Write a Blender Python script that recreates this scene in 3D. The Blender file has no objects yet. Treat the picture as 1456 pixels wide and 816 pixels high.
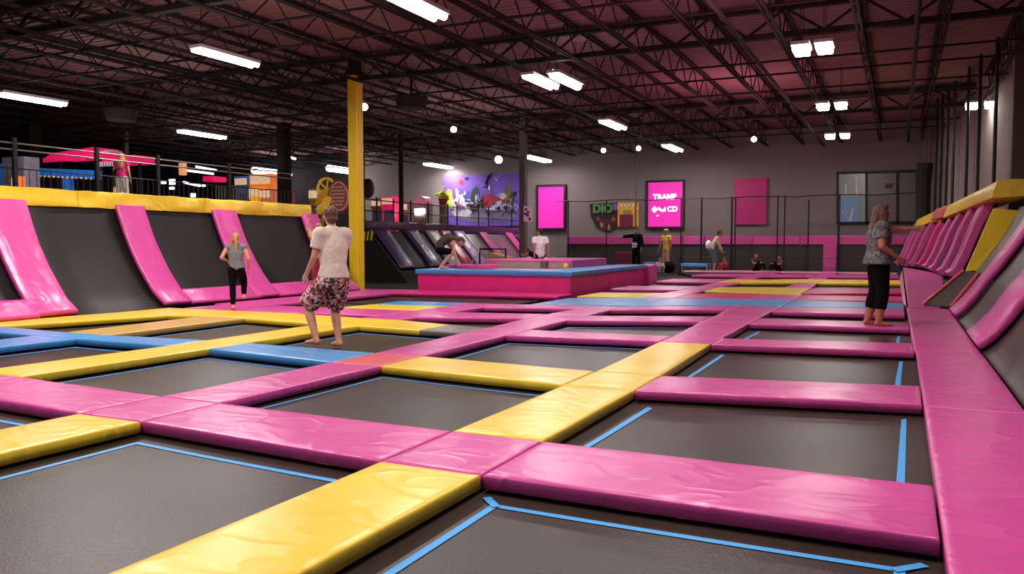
import bpy, bmesh, math, random
from mathutils import Vector, Matrix, noise
random.seed(7)
S = bpy.context.scene
COL = S.collection

# ------------------------------------------------------------------ camera frame (depth axis = +Y, pad tops = z 0)
FPX, CAMH = 1161.0, 1.2
def _frame():
    d = Vector((1280-728, 408-345, -FPX)).normalized()
    up = Vector((1, 0, 0)).cross(d).normalized()
    if up.y < 0: up = -up
    return d.cross(up), d, up
CX, CY, CZ = _frame()
def W(px, py, ax, val):
    """point seen at a pixel of the photograph, on the world plane axis=val (used to measure the place)"""
    r = Vector((px-728, 408-py, -FPX)); a = Vector((r.dot(CX), r.dot(CY), r.dot(CZ)))
    t = (val - (CAMH if ax == 2 else 0)) / a[ax]
    return Vector((a.x*t, a.y*t, CAMH + a.z*t))
cd = bpy.data.cameras.new('camera'); cam = bpy.data.objects.new('camera', cd); COL.objects.link(cam)
cd.sensor_width = 36; cd.lens = 36*FPX/1456; cd.clip_start = .05; cd.clip_end = 300
m3 = Matrix((CX, CY, CZ))
cam.matrix_world = Matrix.Translation((0, 0, CAMH)) @ m3.to_4x4()
S.camera = cam

# ------------------------------------------------------------------ materials
def lin(c):
    return tuple((v/255/12.92 if v/255 <= .04045 else ((v/255+.055)/1.055)**2.4) for v in c) + (1,)
MATS = {}
def mat(name, rgb, rough=.5, metal=0, emit=0, bump=0, bscale=8, var=0, vscale=3, coat=0, spec=.5, stretch=None):
    if name in MATS: return MATS[name]
    m = bpy.data.materials.new(name); m.use_nodes = True; n = m.node_tree.nodes; l = m.node_tree.links
    p = n['Principled BSDF']; c = lin(rgb)
    p.inputs['Base Color'].default_value = c; p.inputs['Roughness'].default_value = rough
    p.inputs['Metallic'].default_value = metal; p.inputs['Specular IOR Level'].default_value = spec
    p.inputs['Coat Weight'].default_value = coat; p.inputs['Coat Roughness'].default_value = .25
    if emit:
        p.inputs['Emission Color'].default_value = c; p.inputs['Emission Strength'].default_value = emit
    tc = n.new('ShaderNodeTexCoord'); vec = tc.outputs['Object']
    if stretch:
        mp = n.new('ShaderNodeMapping'); mp.inputs['Scale'].default_value = stretch; l.new(vec, mp.inputs['Vector']); vec = mp.outputs['Vector']
    if bump:
        t = n.new('ShaderNodeTexNoise'); t.inputs['Scale'].default_value = bscale; t.inputs['Detail'].default_value = 4
        t.inputs['Distortion'].default_value = 1.2; l.new(vec, t.inputs['Vector'])
        b = n.new('ShaderNodeBump'); b.inputs['Strength'].default_value = bump; b.inputs['Distance'].default_value = .02
        l.new(t.outputs['Fac'], b.inputs['Height']); l.new(b.outputs['Normal'], p.inputs['Normal'])
    if var:
        t2 = n.new('ShaderNodeTexNoise'); t2.inputs['Scale'].default_value = vscale; t2.inputs['Detail'].default_value = 5
        l.new(vec, t2.inputs['Vector'])
        r = n.new('ShaderNodeValToRGB'); e = r.color_ramp.elements
        e[0].position = .3; e[1].position = .7
        e[0].color = tuple(v*(1-var) for v in c[:3])+(1,); e[1].color = tuple(min(1, v*(1+var)) for v in c[:3])+(1,)
        l.new(t2.outputs['Fac'], r.inputs['Fac']); l.new(r.outputs['Color'], p.inputs['Base Color'])
    MATS[name] = m; return m
def speckle(name, cols, scale, rough=.8):
    m = bpy.data.materials.new(name); m.use_nodes = True; n = m.node_tree.nodes; l = m.node_tree.links
    p = n['Principled BSDF']; p.inputs['Roughness'].default_value = rough
    tc = n.new('ShaderNodeTexCoord'); v = n.new('ShaderNodeTexVoronoi'); v.inputs['Scale'].default_value = scale
    l.new(tc.outputs['Object'], v.inputs['Vector'])
    sp = n.new('ShaderNodeSeparateColor'); l.new(v.outputs['Color'], sp.inputs['Color'])
    r = n.new('ShaderNodeValToRGB'); r.color_ramp.interpolation = 'CONSTANT'; e = r.color_ramp.elements
    while len(e) < len(cols): e.new(.5)
    for i, c in enumerate(cols): e[i].position = i/len(cols); e[i].color = lin(c)
    l.new(sp.outputs['Red'], r.inputs['Fac']); l.new(r.outputs['Color'], p.inputs['Base Color'])
    MATS[name] = m; return m
def netmat(name, rgb, alpha):
    m = bpy.data.materials.new(name); m.use_nodes = True; n = m.node_tree.nodes; l = m.node_tree.links
    p = n['Principled BSDF']; p.inputs['Base Color'].default_value = lin(rgb); p.inputs['Roughness'].default_value = .9
    p.inputs['Alpha'].default_value = alpha; MATS[name] = m; return m
def vinyl(name, rgb, rough=.34):
    m = mat(name, rgb, rough, bump=.05, bscale=5, var=.07, vscale=1.5, coat=.2)
    n = m.node_tree.nodes; l = m.node_tree.links; p = n['Principled BSDF']
    tc = n.new('ShaderNodeTexCoord'); mp = n.new('ShaderNodeMapping'); mp.inputs['Scale'].default_value = (1.9, 3.4, 1.6); mp.inputs['Rotation'].default_value = (0, 0, .6)
    t = n.new('ShaderNodeTexNoise'); t.inputs['Scale'].default_value = 1.35; t.inputs['Detail'].default_value = .6; t.inputs['Distortion'].default_value = .7
    l.new(tc.outputs['Object'], mp.inputs['Vector']); l.new(mp.outputs['Vector'], t.inputs['Vector'])
    def M(op, a, b=None):
        k = n.new('ShaderNodeMath'); k.operation = op; l.new(a, k.inputs[0])
        if b is not None: k.inputs[1].default_value = b
        return k.outputs[0]
    r = M('POWER', M('SUBTRACT', M('MULTIPLY', M('ABSOLUTE', M('SUBTRACT', t.outputs['Fac'], .5)), -5.0), -1.0), 2.0)
    r = M('MAXIMUM', r, 0.0)
    b = n.new('ShaderNodeBump'); b.inputs['Strength'].default_value = .26; b.inputs['Distance'].default_value = .02
    l.new(r, b.inputs['Height']); old = p.inputs['Normal'].links[0].from_socket; l.new(old, b.inputs['Normal']); l.new(b.outputs['Normal'], p.inputs['Normal'])
    return m
PINK = vinyl('pink vinyl', (206, 72, 148)); YEL = vinyl('yellow vinyl', (236, 198, 52)); BLUE = vinyl('blue vinyl', (72, 146, 206))
SALM = vinyl('salmon vinyl', (222, 98, 104)); TAN = vinyl('tan vinyl', (196, 158, 80)); GREY = vinyl('grey vinyl', (118, 108, 100))
LAV = vinyl('pale pink vinyl', (226, 150, 176)); MAG = vinyl('magenta vinyl', (214, 34, 120)); PURP = vinyl('purple vinyl', (74, 48, 92), .3)
LILAC = vinyl('lilac vinyl', (176, 150, 190)); RED = vinyl('red vinyl', (170, 32, 70)); DPURP = vinyl('dark purple vinyl', (50, 34, 58), .3)
PALE = vinyl('pale grey vinyl', (170, 160, 160))
BED = mat('trampoline mesh', (55, 42, 35), .38, bump=.12, bscale=45, var=.30, vscale=1.4, spec=.36)
WBED = mat('wall trampoline mesh', (27, 25, 24), .5, bump=.08, bscale=50, var=.12, vscale=1.5, spec=.25)
GLOSS = mat('glossy black sheet', (104, 97, 92), .3, bump=.2, bscale=3)
TAPE = mat('blue tape', (64, 156, 222), .5)
BLACK = mat('black steel', (22, 21, 22), .5, metal=.3); FRAME = mat('black frame', (12, 12, 12), .7)
STEEL = mat('dark painted joist', (44, 35, 35), .85, spec=.15); DECK = mat('corrugated roof', (128, 92, 92), .7, var=.12, vscale=.15)
GIRD = mat('dark girder', (40, 34, 34), .8, spec=.2)
WALL = mat('grey wall paint', (136, 124, 122), .85, bump=.05, bscale=20, var=.05, vscale=.4)
WALLD = mat('dark wall paint', (50, 44, 46), .85, var=.1, vscale=.5)
FLOOR = mat('dark carpet', (34, 28, 30), .95, bump=.2, bscale=60, var=.2, vscale=4)
TUBE = mat('lit tube', (255, 250, 255), .5, emit=14); HOUS = mat('white metal housing', (190, 186, 186), .4)
HALO = mat('lit lens', (255, 240, 232), .5, emit=16)
WHITE = mat('white paint', (232, 226, 228), .6); CHAR = mat('charcoal panel', (58, 50, 50), .7, var=.12, vscale=2)
WOOD = mat('brown column paint', (74, 56, 46), .6)

# ------------------------------------------------------------------ mesh helpers
class MB:
    def __init__(s): s.v = []; s.f = []; s.m = []
    def add(s, vs, fs, mi=0):
        o = len(s.v); s.v += [tuple(v) for v in vs]; s.f += [tuple(i+o for i in f) for f in fs]; s.m += [mi]*len(fs); return s
    def box(s, a, b, mi=0):
        x0, y0, z0 = a; x1, y1, z1 = b
        return s.hexa([(x0,y0,z0),(x1,y0,z0),(x1,y1,z0),(x0,y1,z0),(x0,y0,z1),(x1,y0,z1),(x1,y1,z1),(x0,y1,z1)], mi)
    def hexa(s, v, mi=0):
        return s.add(v, [(0,3,2,1),(4,5,6,7),(0,1,5,4),(1,2,6,5),(2,3,7,6),(3,0,4,7)], mi)
    def bar(s, p, q, w, h=None, mi=0):
        p = Vector(p); q = Vector(q); d = (q-p).normalized(); h = h or w
        up = Vector((0,0,1)) if abs(d.z) < .95 else Vector((0,1,0))
        x = d.cross(up).normalized()*w/2; y = x.cross(d).normalized()*h/2
        return s.hexa([p-x-y, p+x-y, q+x-y, q-x-y, p-x+y, p+x+y, q+x+y, q-x+y], mi)
    def tube(s, path, r, n=8, mi=0):
        path = [Vector(p) for p in path]; rs = r if isinstance(r, (list, tuple)) else [r]*len(path); vs = []; fs = []
        for i, p in enumerate(path):
            d = (path[min(i+1, len(path)-1)]-path[max(i-1, 0)]).normalized()
            up = Vector((0,0,1)) if abs(d.z) < .9 else Vector((0,1,0))
            x = d.cross(up).normalized(); y = x.cross(d).normalized()
            for k in range(n):
                a = 2*math.pi*k/n; vs.append(p+(x*math.cos(a)+y*math.sin(a))*rs[i])
        for i in range(len(path)-1):
            for k in range(n): fs.append((i*n+k, i*n+(k+1) % n, (i+1)*n+(k+1) % n, (i+1)*n+k))
        fs.append(tuple(range(n))[::-1]); fs.append(tuple((len(path)-1)*n+k for k in range(n)))
        return s.add(vs, fs, mi)
    def ball(s, c, r, mi=0, n=12):
        rx, ry, rz = r if isinstance(r, (list, tuple)) else (r, r, r); vs = []; fs = []
        for i in range(n+1):
            t = math.pi*i/n
            for k in range(n*2):
                a = math.pi*k/n; vs.append((c[0]+rx*math.sin(t)*math.cos(a), c[1]+ry*math.sin(t)*math.sin(a), c[2]+rz*math.cos(t)))
        for i in range(n):
            for k in range(n*2): fs.append((i*2*n+k, (i+1)*2*n+k, (i+1)*2*n+(k+1) % (2*n), i*2*n+(k+1) % (2*n)))
        return s.add(vs, fs, mi)
    def poly(s, pts, mi=0): return s.add(pts, [tuple(range(len(pts)))], mi)
    def build(s, name, mats, parent=None, smooth=False, bevel=0):
        me = bpy.data.meshes.new(name); me.from_pydata(s.v, [], s.f)
        for mm in (mats if isinstance(mats, list) else [mats]): me.materials.append(mm)
        bm = bmesh.new(); bm.from_mesh(me)
        for f, mi in zip(bm.faces, s.m): f.material_index = mi
        bmesh.ops.recalc_face_normals(bm, faces=bm.faces)
        if bevel: bmesh.ops.bevel(bm, geom=list(bm.edges), offset=bevel, segments=2, affect='EDGES', profile=.6, clamp_overlap=True)
        bm.to_mesh(me); bm.free()
        if smooth:
            for p in me.polygons: p.use_smooth = True
        o = bpy.data.objects.new(name, me); COL.objects.link(o)
        if parent: o.parent = parent; o.matrix_parent_inverse = Matrix.Translation(-parent.location) if parent.type == 'EMPTY' and parent.get('flat') else Matrix()
        return o
def tag(o, label, cat, group=None, kind=None):
    o['label'] = label
    if cat: o['category'] = cat
    if group: o['group'] = group
    if kind: o['kind'] = kind
    return o
def thing(name, label, cat, loc=(0,0,0), group=None):
    """Empty at the base of a thing; parts are modelled in world coordinates and keep them"""
    o = bpy.data.objects.new(name, None); COL.objects.link(o); o.location = loc; o.empty_display_size = .1
    o['flat'] = 1
    return tag(o, label, cat, group)
def struct(o): o['kind'] = 'structure'; return o
ORD = ['first','second','third','fourth','fifth','sixth','seventh','eighth','ninth','tenth','eleventh','twelfth','thirteenth','fourteenth','fifteenth',
 'sixteenth','seventeenth','eighteenth','nineteenth','twentieth','twenty-first','twenty-second','twenty-third','twenty-fourth','twenty-fifth','twenty-sixth','twenty-seventh','twenty-eighth','twenty-ninth','thirtieth']

# ------------------------------------------------------------------ people
def hullmesh(pieces):
    bm = bmesh.new()
    for pts in pieces:
        vs = [bm.verts.new(p) for p in pts]
        r = bmesh.ops.convex_hull(bm, input=vs, use_existing_faces=False)
        junk = [g for g in r['geom_interior'] if isinstance(g, bmesh.types.BMVert)] + [g for g in r['geom_unused'] if isinstance(g, bmesh.types.BMVert)]
        if junk: bmesh.ops.delete(bm, geom=list(set(junk)), context='VERTS')
    return bm
_ICO = None
def ico():
    global _ICO
    if _ICO is None:
        b = bmesh.new(); bmesh.ops.create_icosphere(b, subdivisions=2, radius=1); _ICO = [v.co.copy() for v in b.verts]; b.free()
    return _ICO
def E(c, r):
    rx, ry, rz = r if isinstance(r, (list, tuple)) else (r, r, r)
    return [Vector((c[0]+v.x*rx, c[1]+v.y*ry, c[2]+v.z*rz)) for v in ico()]
def ring(c, d, r, rx=None):
    d = Vector(d).normalized(); up = Vector((0,0,1)) if abs(d.z) < .9 else Vector((0,1,0))
    x = d.cross(up).normalized(); y = x.cross(d).normalized()
    return [Vector(c)+(x*math.cos(a)*r+y*math.sin(a)*r) for a in [2*math.pi*k/20 for k in range(20)]]
def seg(a, ra, b, rb, open_b=False):
    a = Vector(a); b = Vector(b)
    return E(a, ra) + (ring(b, b-a, rb) + ring(b-(b-a).normalized()*.02, b-a, rb) if open_b else E(b, rb))
def remeshed(name, pieces, vox, material, parent, smooth_it=3, noise_amp=0):
    bm = hullmesh(pieces); me = bpy.data.meshes.new('t'); bm.to_mesh(me); bm.free()
    o = bpy.data.objects.new('t', me); COL.objects.link(o)
    r = o.modifiers.new('r', 'REMESH'); r.mode = 'VOXEL'; r.voxel_size = vox
    s = o.modifiers.new('s', 'SMOOTH'); s.iterations = smooth_it; s.factor = .5
    bpy.context.view_layer.update(); dg = bpy.context.evaluated_depsgraph_get()
    out = bpy.data.meshes.new_from_object(o.evaluated_get(dg)); out.name = name
    bpy.data.objects.remove(o)
    if noise_amp:
        for v in out.vertices:
            k = noise.noise(v.co*14)*noise_amp + noise.noise(v.co*40)*noise_amp*.4; v.co += v.normal*k
    for p in out.polygons: p.use_smooth = True
    out.materials.clear(); out.materials.append(material)
    ob = bpy.data.objects.new(name, out); COL.objects.link(ob); ob.parent = parent; return ob
SKIN = mat('skin', (206, 146, 122), .55, var=.05); SKINT = mat('tanned skin', (168, 104, 82), .55, var=.05); EYE = mat('eye', (40, 30, 28), .2)
LIP = mat('lips', (150, 72, 70), .5)
DEF = dict(pelvis=(0,0,.95), waist=(0,0,1.08), chest=(0,.0,1.27), neck=(0,-.01,1.46), head=(0,.02,1.595),
    shR=(.175,0,1.405), shL=(-.175,0,1.405), elR=(.235,-.03,1.13), elL=(-.235,-.03,1.13), wrR=(.25,.06,.89), wrL=(-.25,.06,.89),
    hipR=(.088,0,.9), hipL=(-.088,0,.9), knR=(.1,.03,.5), knL=(-.1,.03,.5), anR=(.1,-.02,.085), anL=(-.1,-.02,.085), toR=(.02,.16,0), toL=(-.02,.16,0))
def person(label, loc, face, height, J, clothes, hair, skin=SKIN, vox=.012, bulk=1.0, turn=0, nod=0, group=None, cat='person', extra=None):
    j = dict(DEF); j.update(J); s = height/1.7
    root = bpy.data.objects.new('person', None); COL.objects.link(root); root.location = loc
    f = Vector((face[0], face[1])).normalized(); root.rotation_euler = (0, 0, math.atan2(-f.x, f.y)); root.scale = (s, s, s)
    root.empty_display_size = .1
    tag(root, label, cat, group)
    V = {k: Vector(v) for k, v in j.items()}
    B = bulk
    TOR = [('pelvis', (.15*B,.105*B,.1)), ('waist', (.13*B,.095*B,.09)), ('chest', (.155*B,.11*B,.12)), ('neck', (.075,.06,.04))]
    def torso(inf, lo=0, hi=3):
        out = []
        for (a, ra), (b, rb) in list(zip(TOR, TOR[1:]))[lo:hi]:
            out.append(E(V[a], [x+inf for x in ra]) + E(V[b], [x+(inf if b != 'neck' else inf*.4) for x in rb]))
        for sd in 'RL': out.append(E(V['neck']-(V['neck']-V['chest'])*.35, .06+inf) + E(V['sh'+sd], .056*B+inf))
        return out
    def arm(sd, inf, f0=1.0, f1=0.0):
        a, b, c = V['sh'+sd], V['el'+sd], V['wr'+sd]; out = []
        q = a+(b-a)*f0; out.append(seg(a, .052*B+inf, q, (.052*(1-f0)+.038*f0)*B+inf, inf > 0 and f1 == 0))
        if f1: q = b+(c-b)*f1; out.append(seg(b, .038*B+inf, q, (.038*(1-f1)+.026*f1)+inf, inf > 0))
        return out
    def leg(sd, inf, f0=1.0, f1=0.0, flare=0):
        a, b, c = V['hip'+sd], V['kn'+sd], V['an'+sd]; out = []
        q = a+(b-a)*f0; out.append(seg(a, .088*B+inf, q, (.088*(1-f0)+.057*f0)*B+inf+flare, inf > 0 and f1 == 0))
        if f1:
            q = b+(c-b)*f1; out.append(seg(b, .057*B+inf, b+(c-b)*min(.35, f1), .058*B+inf))
            if f1 > .35: out.append(seg(b+(c-b)*.35, .058*B+inf, q, (.058*(1-f1)+.036*f1)*B+inf, inf > 0))
        return out
    R = Matrix.Rotation(turn, 3, 'Z') @ Matrix.Rotation(nod, 3, 'X'); H = V['head']
    def hp(x, y, z): return H + R @ Vector((x, y, z))
    def HE(c, r):
        p = E((0,0,0), r); cc = Vector(c); return [H + R @ (q+cc) for q in p]
    P = torso(0)
    P.append(seg(V['neck']-Vector((0,0,.02)), .058, H+Vector((0,-.01,-.05)), .052))
    P += [HE((0,-.012,.025), (.074,.094,.1)) , HE((0,.02,-.02), (.066,.07,.075)) + HE((0,.045,-.085), (.032,.035,.03)),
          HE((0,.075,.03), (.05,.02,.02)) , HE((0,.088,.01), (.012,.014,.02)) + HE((0,.105,-.02), (.015,.014,.012)),
          HE((0,.083,-.056), (.026,.014,.014)), HE((.074,-.01,-.005), (.012,.022,.034)), HE((-.074,-.01,-.005), (.012,.022,.034))]
    for sd in 'RL':
        P += arm(sd, 0, 1, 1)
        P += leg(sd, 0, 1, 1)
        a = V['an'+sd]; t = V['to'+sd]
        P.append(E(a+Vector((0,-.03,-.045)), (.034,.036,.038)) + E(a, .036))
        tip = a+t+Vector((0,0,-.06))
        P.append(E(a+Vector((0,-.01,-.035)), (.035,.04,.045)) + E(a+t*.65+Vector((0,0,-.055)), (.045,.04,.025)))
        P.append(E(a+t*.65+Vector((0,0,-.058)), (.045,.04,.024)) + E(tip, (.036,.03,.02)))
        # hand: palm, four fingers, thumb
        w = V['wr'+sd]; d = (w-V['el'+sd]).normalized()
        d = Vector(j.get('hd'+sd, d)).normalized()
        wid = d.cross(Vector((1,0,0))); wid = (wid if wid.length > .2 else Vector((0,1,0))).normalized(); nrm = d.cross(wid).normalized()
        if nrm.x*(1 if sd == 'R' else -1) > 0: nrm = -nrm
        P.append(E(w, (.024,.026,.024)) + E(w+d*.04+wid*.022, .016) + E(w+d*.04-wid*.022, .016) + E(w+d*.088+wid*.03, .013) + E(w+d*.085-wid*.028, .013))
        for q, (off, ln) in enumerate(((.031,.072), (.0105,.082), (-.0105,.077), (-.030,.058))):
            b0 = w+d*.088+wid*off; b1 = b0+(d+wid*off*4+nrm*.25).normalized()*ln*.55; b2 = b1+(d*.8+wid*off*3+nrm*.75).normalized()*ln*.45
            P += [seg(b0, .0098, b1, .0088), seg(b1, .0088, b2, .0075)]
        t0 = w+d*.03+wid*.024; t1 = t0+(d*.6+wid*.8+nrm*.2).normalized()*.042; t2 = t1+(d*.85+wid*.4+nrm*.3).normalized()*.032
        P += [seg(t0, .014, t1, .0115), seg(t1, .0115, t2, .009)]
    remeshed('body', P, vox, skin, root, 2)
    eb = MB()
    for sx in (-1, 1): eb.ball(hp(.03*sx, .083, .012), .011, n=6)
    eb.build('eyes', EYE, root, True); MB().ball(hp(0, .092, -.056), (.02,.008,.006), n=6).build('mouth', LIP, root, True)
    for (nm, mt, spec) in clothes:
        C = []
        inf = spec.get('inf', .02)
        if 'torso' in spec:
            lo, hi = spec['torso']; C += torso(inf, lo, hi)
        if spec.get('hips'): C.append(E(V['pelvis'], (.15*B+inf,.105*B+inf,.09)) + E((V['hipR']), (.09*B+inf)) + E(V['hipL'], .09*B+inf))
        if spec.get('hem'):
            hz = Vector(spec['hem']); C.append(E(V['waist'], (.13*B+inf,.1*B+inf,.06)) + [hz+Vector((math.cos(a)*(.165*B+inf), math.sin(a)*(.118*B+inf), dz)) for a in [k*math.pi/10 for k in range(20)] for dz in (0, .02)])
        for sd in 'RL':
            if 'arm' in spec: C += arm(sd, inf, *spec['arm'])
            if 'leg' in spec: C += leg(sd, inf, *spec['leg'])
        remeshed(nm, C, max(vox, .011), mt, root, 3, spec.get('amp', .004))
    hm, hl = hair; hpieces = []
    for grp in hl: hpieces.append([p for (c, r) in grp for p in HE(c, r)])
    if hpieces: remeshed('hair', hpieces, max(vox, .009), hm, root, 2, .007)
    if extra: extra(root, V, hp)
    return root
SHORT = [[((0,-.03,.04), (.083,.09,.095))], [((0,.03,.085), (.068,.06,.045))], [((0,-.07,-.03), (.066,.05,.06))]]
LONG = [[((0,-.03,.04), (.088,.095,.1))], [((0,.035,.09), (.07,.062,.042))], [((0,-.06,0), (.09,.07,.08)), ((0,-.11,-.2), (.1,.05,.08))],
        [((0,-.11,-.2), (.1,.05,.08)), ((.02,-.13,-.36), (.07,.04,.06))], [((.075,0,.02), (.025,.06,.06)), ((.085,.0,-.14), (.035,.06,.05)), ((.1,.03,-.26), (.03,.04,.04))],
        [((-.075,0,.02), (.025,.06,.06)), ((-.085,.0,-.14), (.035,.06,.05))]]
PONY = [[((0,-.025,.035), (.083,.095,.1))], [((0,.03,.09), (.066,.06,.04))], [((0,-.11,.0), (.04,.04,.05)), ((.02,-.14,-.12), (.035,.03,.05))],
        [((.02,-.14,-.12), (.035,.03,.05)), ((.03,-.12,-.3), (.022,.02,.05))], [((-.07,-.05,-.05), (.03,.05,.06)), ((-.1,-.04,-.2), (.03,.04,.05)), ((-.1,-.02,-.34), (.02,.02,.04))]]
def hairm(name, rgb): return mat(name, rgb, .5, bump=.6, bscale=30, var=.25, vscale=10, stretch=(3, 3, .6))
BRN = hairm('brown hair', (100, 58, 38)); BLO = hairm('blond hair', (190, 142, 82)); AUB = hairm('auburn hair', (98, 52, 28)); DRK = hairm('dark hair', (34, 24, 22))
def cloth(name, rgb): return mat(name, rgb, .85, bump=.35, bscale=12, var=.06, vscale=4)
FLOR = speckle('floral print', [(40,30,32), (176,44,58), (225,205,190), (48,64,44), (120,40,52), (214,150,150), (232,214,200), (196,120,120)], 36)
TEEP = speckle('mottled grey print', [(88,84,84), (120,112,110), (64,60,62), (98,92,92)], 34)
STRP = speckle('white and purple print', [(220,200,210), (120,70,140), (210,170,190), (150,60,110)], 30)
BLKC = mat('black cloth', (7, 7, 8), .9, bump=.3, bscale=12, spec=.12); WHT = cloth('off white cotton', (226, 205, 192)); WHT2 = cloth('white cotton', (224, 216, 218))
GTOP = cloth('slate grey cotton', (112, 112, 122)); DBR = cloth('dark brown cloth', (72, 56, 44)); TEAL = cloth('slate teal cloth', (74, 98, 112))
BEI = cloth('beige cloth', (186, 164, 138)); YLC = cloth('yellow cloth', (214, 182, 70)); PNKC = cloth('hot pink cloth', (222, 40, 120)); TANC = cloth('tan cloth', (196, 150, 112)); MARC = cloth('maroon cloth', (150, 34, 52))
GRNC = cloth('grey green cloth', (130, 134, 110))

PI = math.pi
# boy on the trampoline, seen from behind
person('boy in off-white tee and floral shorts, knees bent, on trampoline beside blue pad', (-6.25, 8.0, -.085), (-.93, .38), 1.76,
    dict(pelvis=(.02,-.06,.84), waist=(.02,-.06,.98), chest=(.03,-.03,1.2), neck=(.03,-.02,1.4), head=(.03,.02,1.545),
         shR=(.2,-.03,1.34), shL=(-.14,-.03,1.34), elR=(.23,.05,1.08), elL=(-.2,.0,1.07), wrR=(.2,.25,.97), wrL=(-.21,.16,.88),
         hipR=(.1,-.06,.8), hipL=(-.07,-.06,.8), knR=(.16,.17,.47), knL=(-.15,.26,.5), anR=(.13,.03,.085), anL=(-.15,.07,.13)),
    [('shirt', WHT, dict(torso=(1, 3), hem=(.02,-.06,.83), arm=(.62, 0), inf=.032, amp=.006)), ('shorts', FLOR, dict(hips=1, leg=(.92, 0, .03), inf=.034, amp=.008))],
    (BRN, SHORT), vox=.0075, turn=-.25)
# girl by the left wall
person('girl with blond ponytail, grey tank top and black leggings, facing the black wall', W(337, 440, 2, 0), (-.62, .78), 1.36,
    dict(elR=(.27,-.03,1.14), wrR=(.26,.12,.92), elL=(-.3,-.06,1.17), wrL=(-.2,.12,1.1), knR=(.14,.32,.66), anR=(.13,.2,.3), knL=(-.085,.02,.5), anL=(-.08,-.02,.085), pelvis=(.02,0,.95)),
    [('tank_top', GTOP, dict(torso=(0, 3), inf=.014)), ('leggings', BLKC, dict(hips=1, leg=(1, .93), inf=.01))], (BLO, PONY), vox=.0085, bulk=1.08)
# woman at the right
person('woman with long auburn hair, mottled grey tee and black capri leggings, arms forward', (-.28, 12.95, 0), (.96, .28), 1.72,
    dict(pelvis=(0,-.02,.95), head=(0,.03,1.6), elR=(.24,-.02,1.13), wrR=(.2,.2,.98), elL=(-.2,.27,1.37), wrL=(-.17,.5,1.39), knR=(.1,.04,.5), anR=(.1,-.0,.085), anL=(-.1,-.1,.085), knL=(-.1,0,.5)),
    [('tee', TEEP, dict(torso=(0, 3), arm=(.6, 0), inf=.028, hem=(0,-.02,.88))), ('leggings', BLKC, dict(hips=1, leg=(1, .62), inf=.016))], (AUB, LONG), skin=SKINT, vox=.0085, bulk=1.36)
# bending person at the platform edge
person('person in dark brown vest bent over, hands on the blue platform edge', (-10.7, 18.4, .52), (.85, .52), 1.75,
    dict(pelvis=(0,-.1,.5), waist=(0,-.06,.66), chest=(0,.12,.78), neck=(0,.3,.76), head=(0,.42,.68), shR=(.17,.24,.76), shL=(-.17,.24,.76), elR=(.2,.25,.46), elL=(-.2,.25,.46),
         wrR=(.19,.34,.2), wrL=(-.19,.34,.2), hipR=(.09,-.1,.47), hipL=(-.09,-.1,.47), knR=(.16,.22,.42), knL=(-.16,.22,.42), anR=(.13,-.05,.085), anL=(-.13,-.05,.085)),
    [('vest', DBR, dict(torso=(0, 3), inf=.016)), ('shorts', BLKC, dict(hips=1, leg=(.95, 0), inf=.018))], (DBR, SHORT), vox=.014, nod=-.9)
# seated man on the upper tier
SIT = dict(pelvis=(0,0,.12), waist=(0,-.02,.26), chest=(0,-.02,.46), neck=(0,0,.64), head=(0,.03,.78), shR=(.19,-.03,.58), shL=(-.19,-.03,.58), elR=(.24,-.1,.33), elL=(-.24,-.1,.33),
    wrR=(.24,-.12,.12), wrL=(-.24,-.12,.12), hipR=(.09,.02,.1), hipL=(-.09,.02,.1), knR=(.13,.42,.14), knL=(-.13,.42,.14), anR=(.13,.82,.085), anL=(-.13,.82,.085), toR=(.02,.12,.09), toL=(-.02,.12,.09))
person('man in white tee sitting on the pink upper tier of the platform', (-9.5, 21.9, .74), (-.7, .6), 1.66, SIT,
    [('tee', WHT2, dict(torso=(0, 3), arm=(.55, 0), inf=.026)), ('shorts', BLKC, dict(hips=1, leg=(.9, 0), inf=.02))], (DRK, SHORT), skin=SKINT, vox=.014, turn=.5)
# far figures
def cap(rgbm):
    def f(root, V, hp):
        MB().ball(hp(0, -.01, .075), (.098, .108, .075)).build('cap', rgbm, root, True)
    return f
person('person in yellow top and tan trousers with a grey-green cap by the net', (W(947,388,1,34.5).x, 34.5, -.05), (-.5, -.85), 1.8, dict(elR=(.27,.02,1.14), wrR=(.3,.1,.9)),
    [('top', YLC, dict(torso=(0, 3), arm=(.5, 0), inf=.024)), ('trousers', TANC, dict(hips=1, leg=(1, .95), inf=.02))], (BRN, SHORT), skin=SKINT, vox=.018, extra=cap(GRNC))
person('small child in white and purple print crouching beside a black ball', (W(938,388,1,33.6).x, 33.6, -.05), (.6, -.7), 1.15,
    dict(SIT, knR=(.14,.3,.42), knL=(-.14,.3,.42), anR=(.12,.24,.085), anL=(-.12,.24,.085), toR=(.02,.14,0), toL=(-.02,.14,0), wrR=(.12,.36,.4), wrL=(-.12,.36,.4), elR=(.24,.12,.36), elL=(-.24,.12,.36)),
    [('top', STRP, dict(torso=(0, 3), arm=(1, .8), inf=.024)), ('leggings', STRP, dict(hips=1, leg=(1, .9), inf=.016))], (DRK, SHORT), vox=.018, extra=cap(cloth('purple cloth', (120, 70, 150))))
def bag(root, V, hp):
    MB().ball((0, -.24, 1.12), (.15, .13, .19)).build('white_bag', WHT2, root, True)
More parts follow.
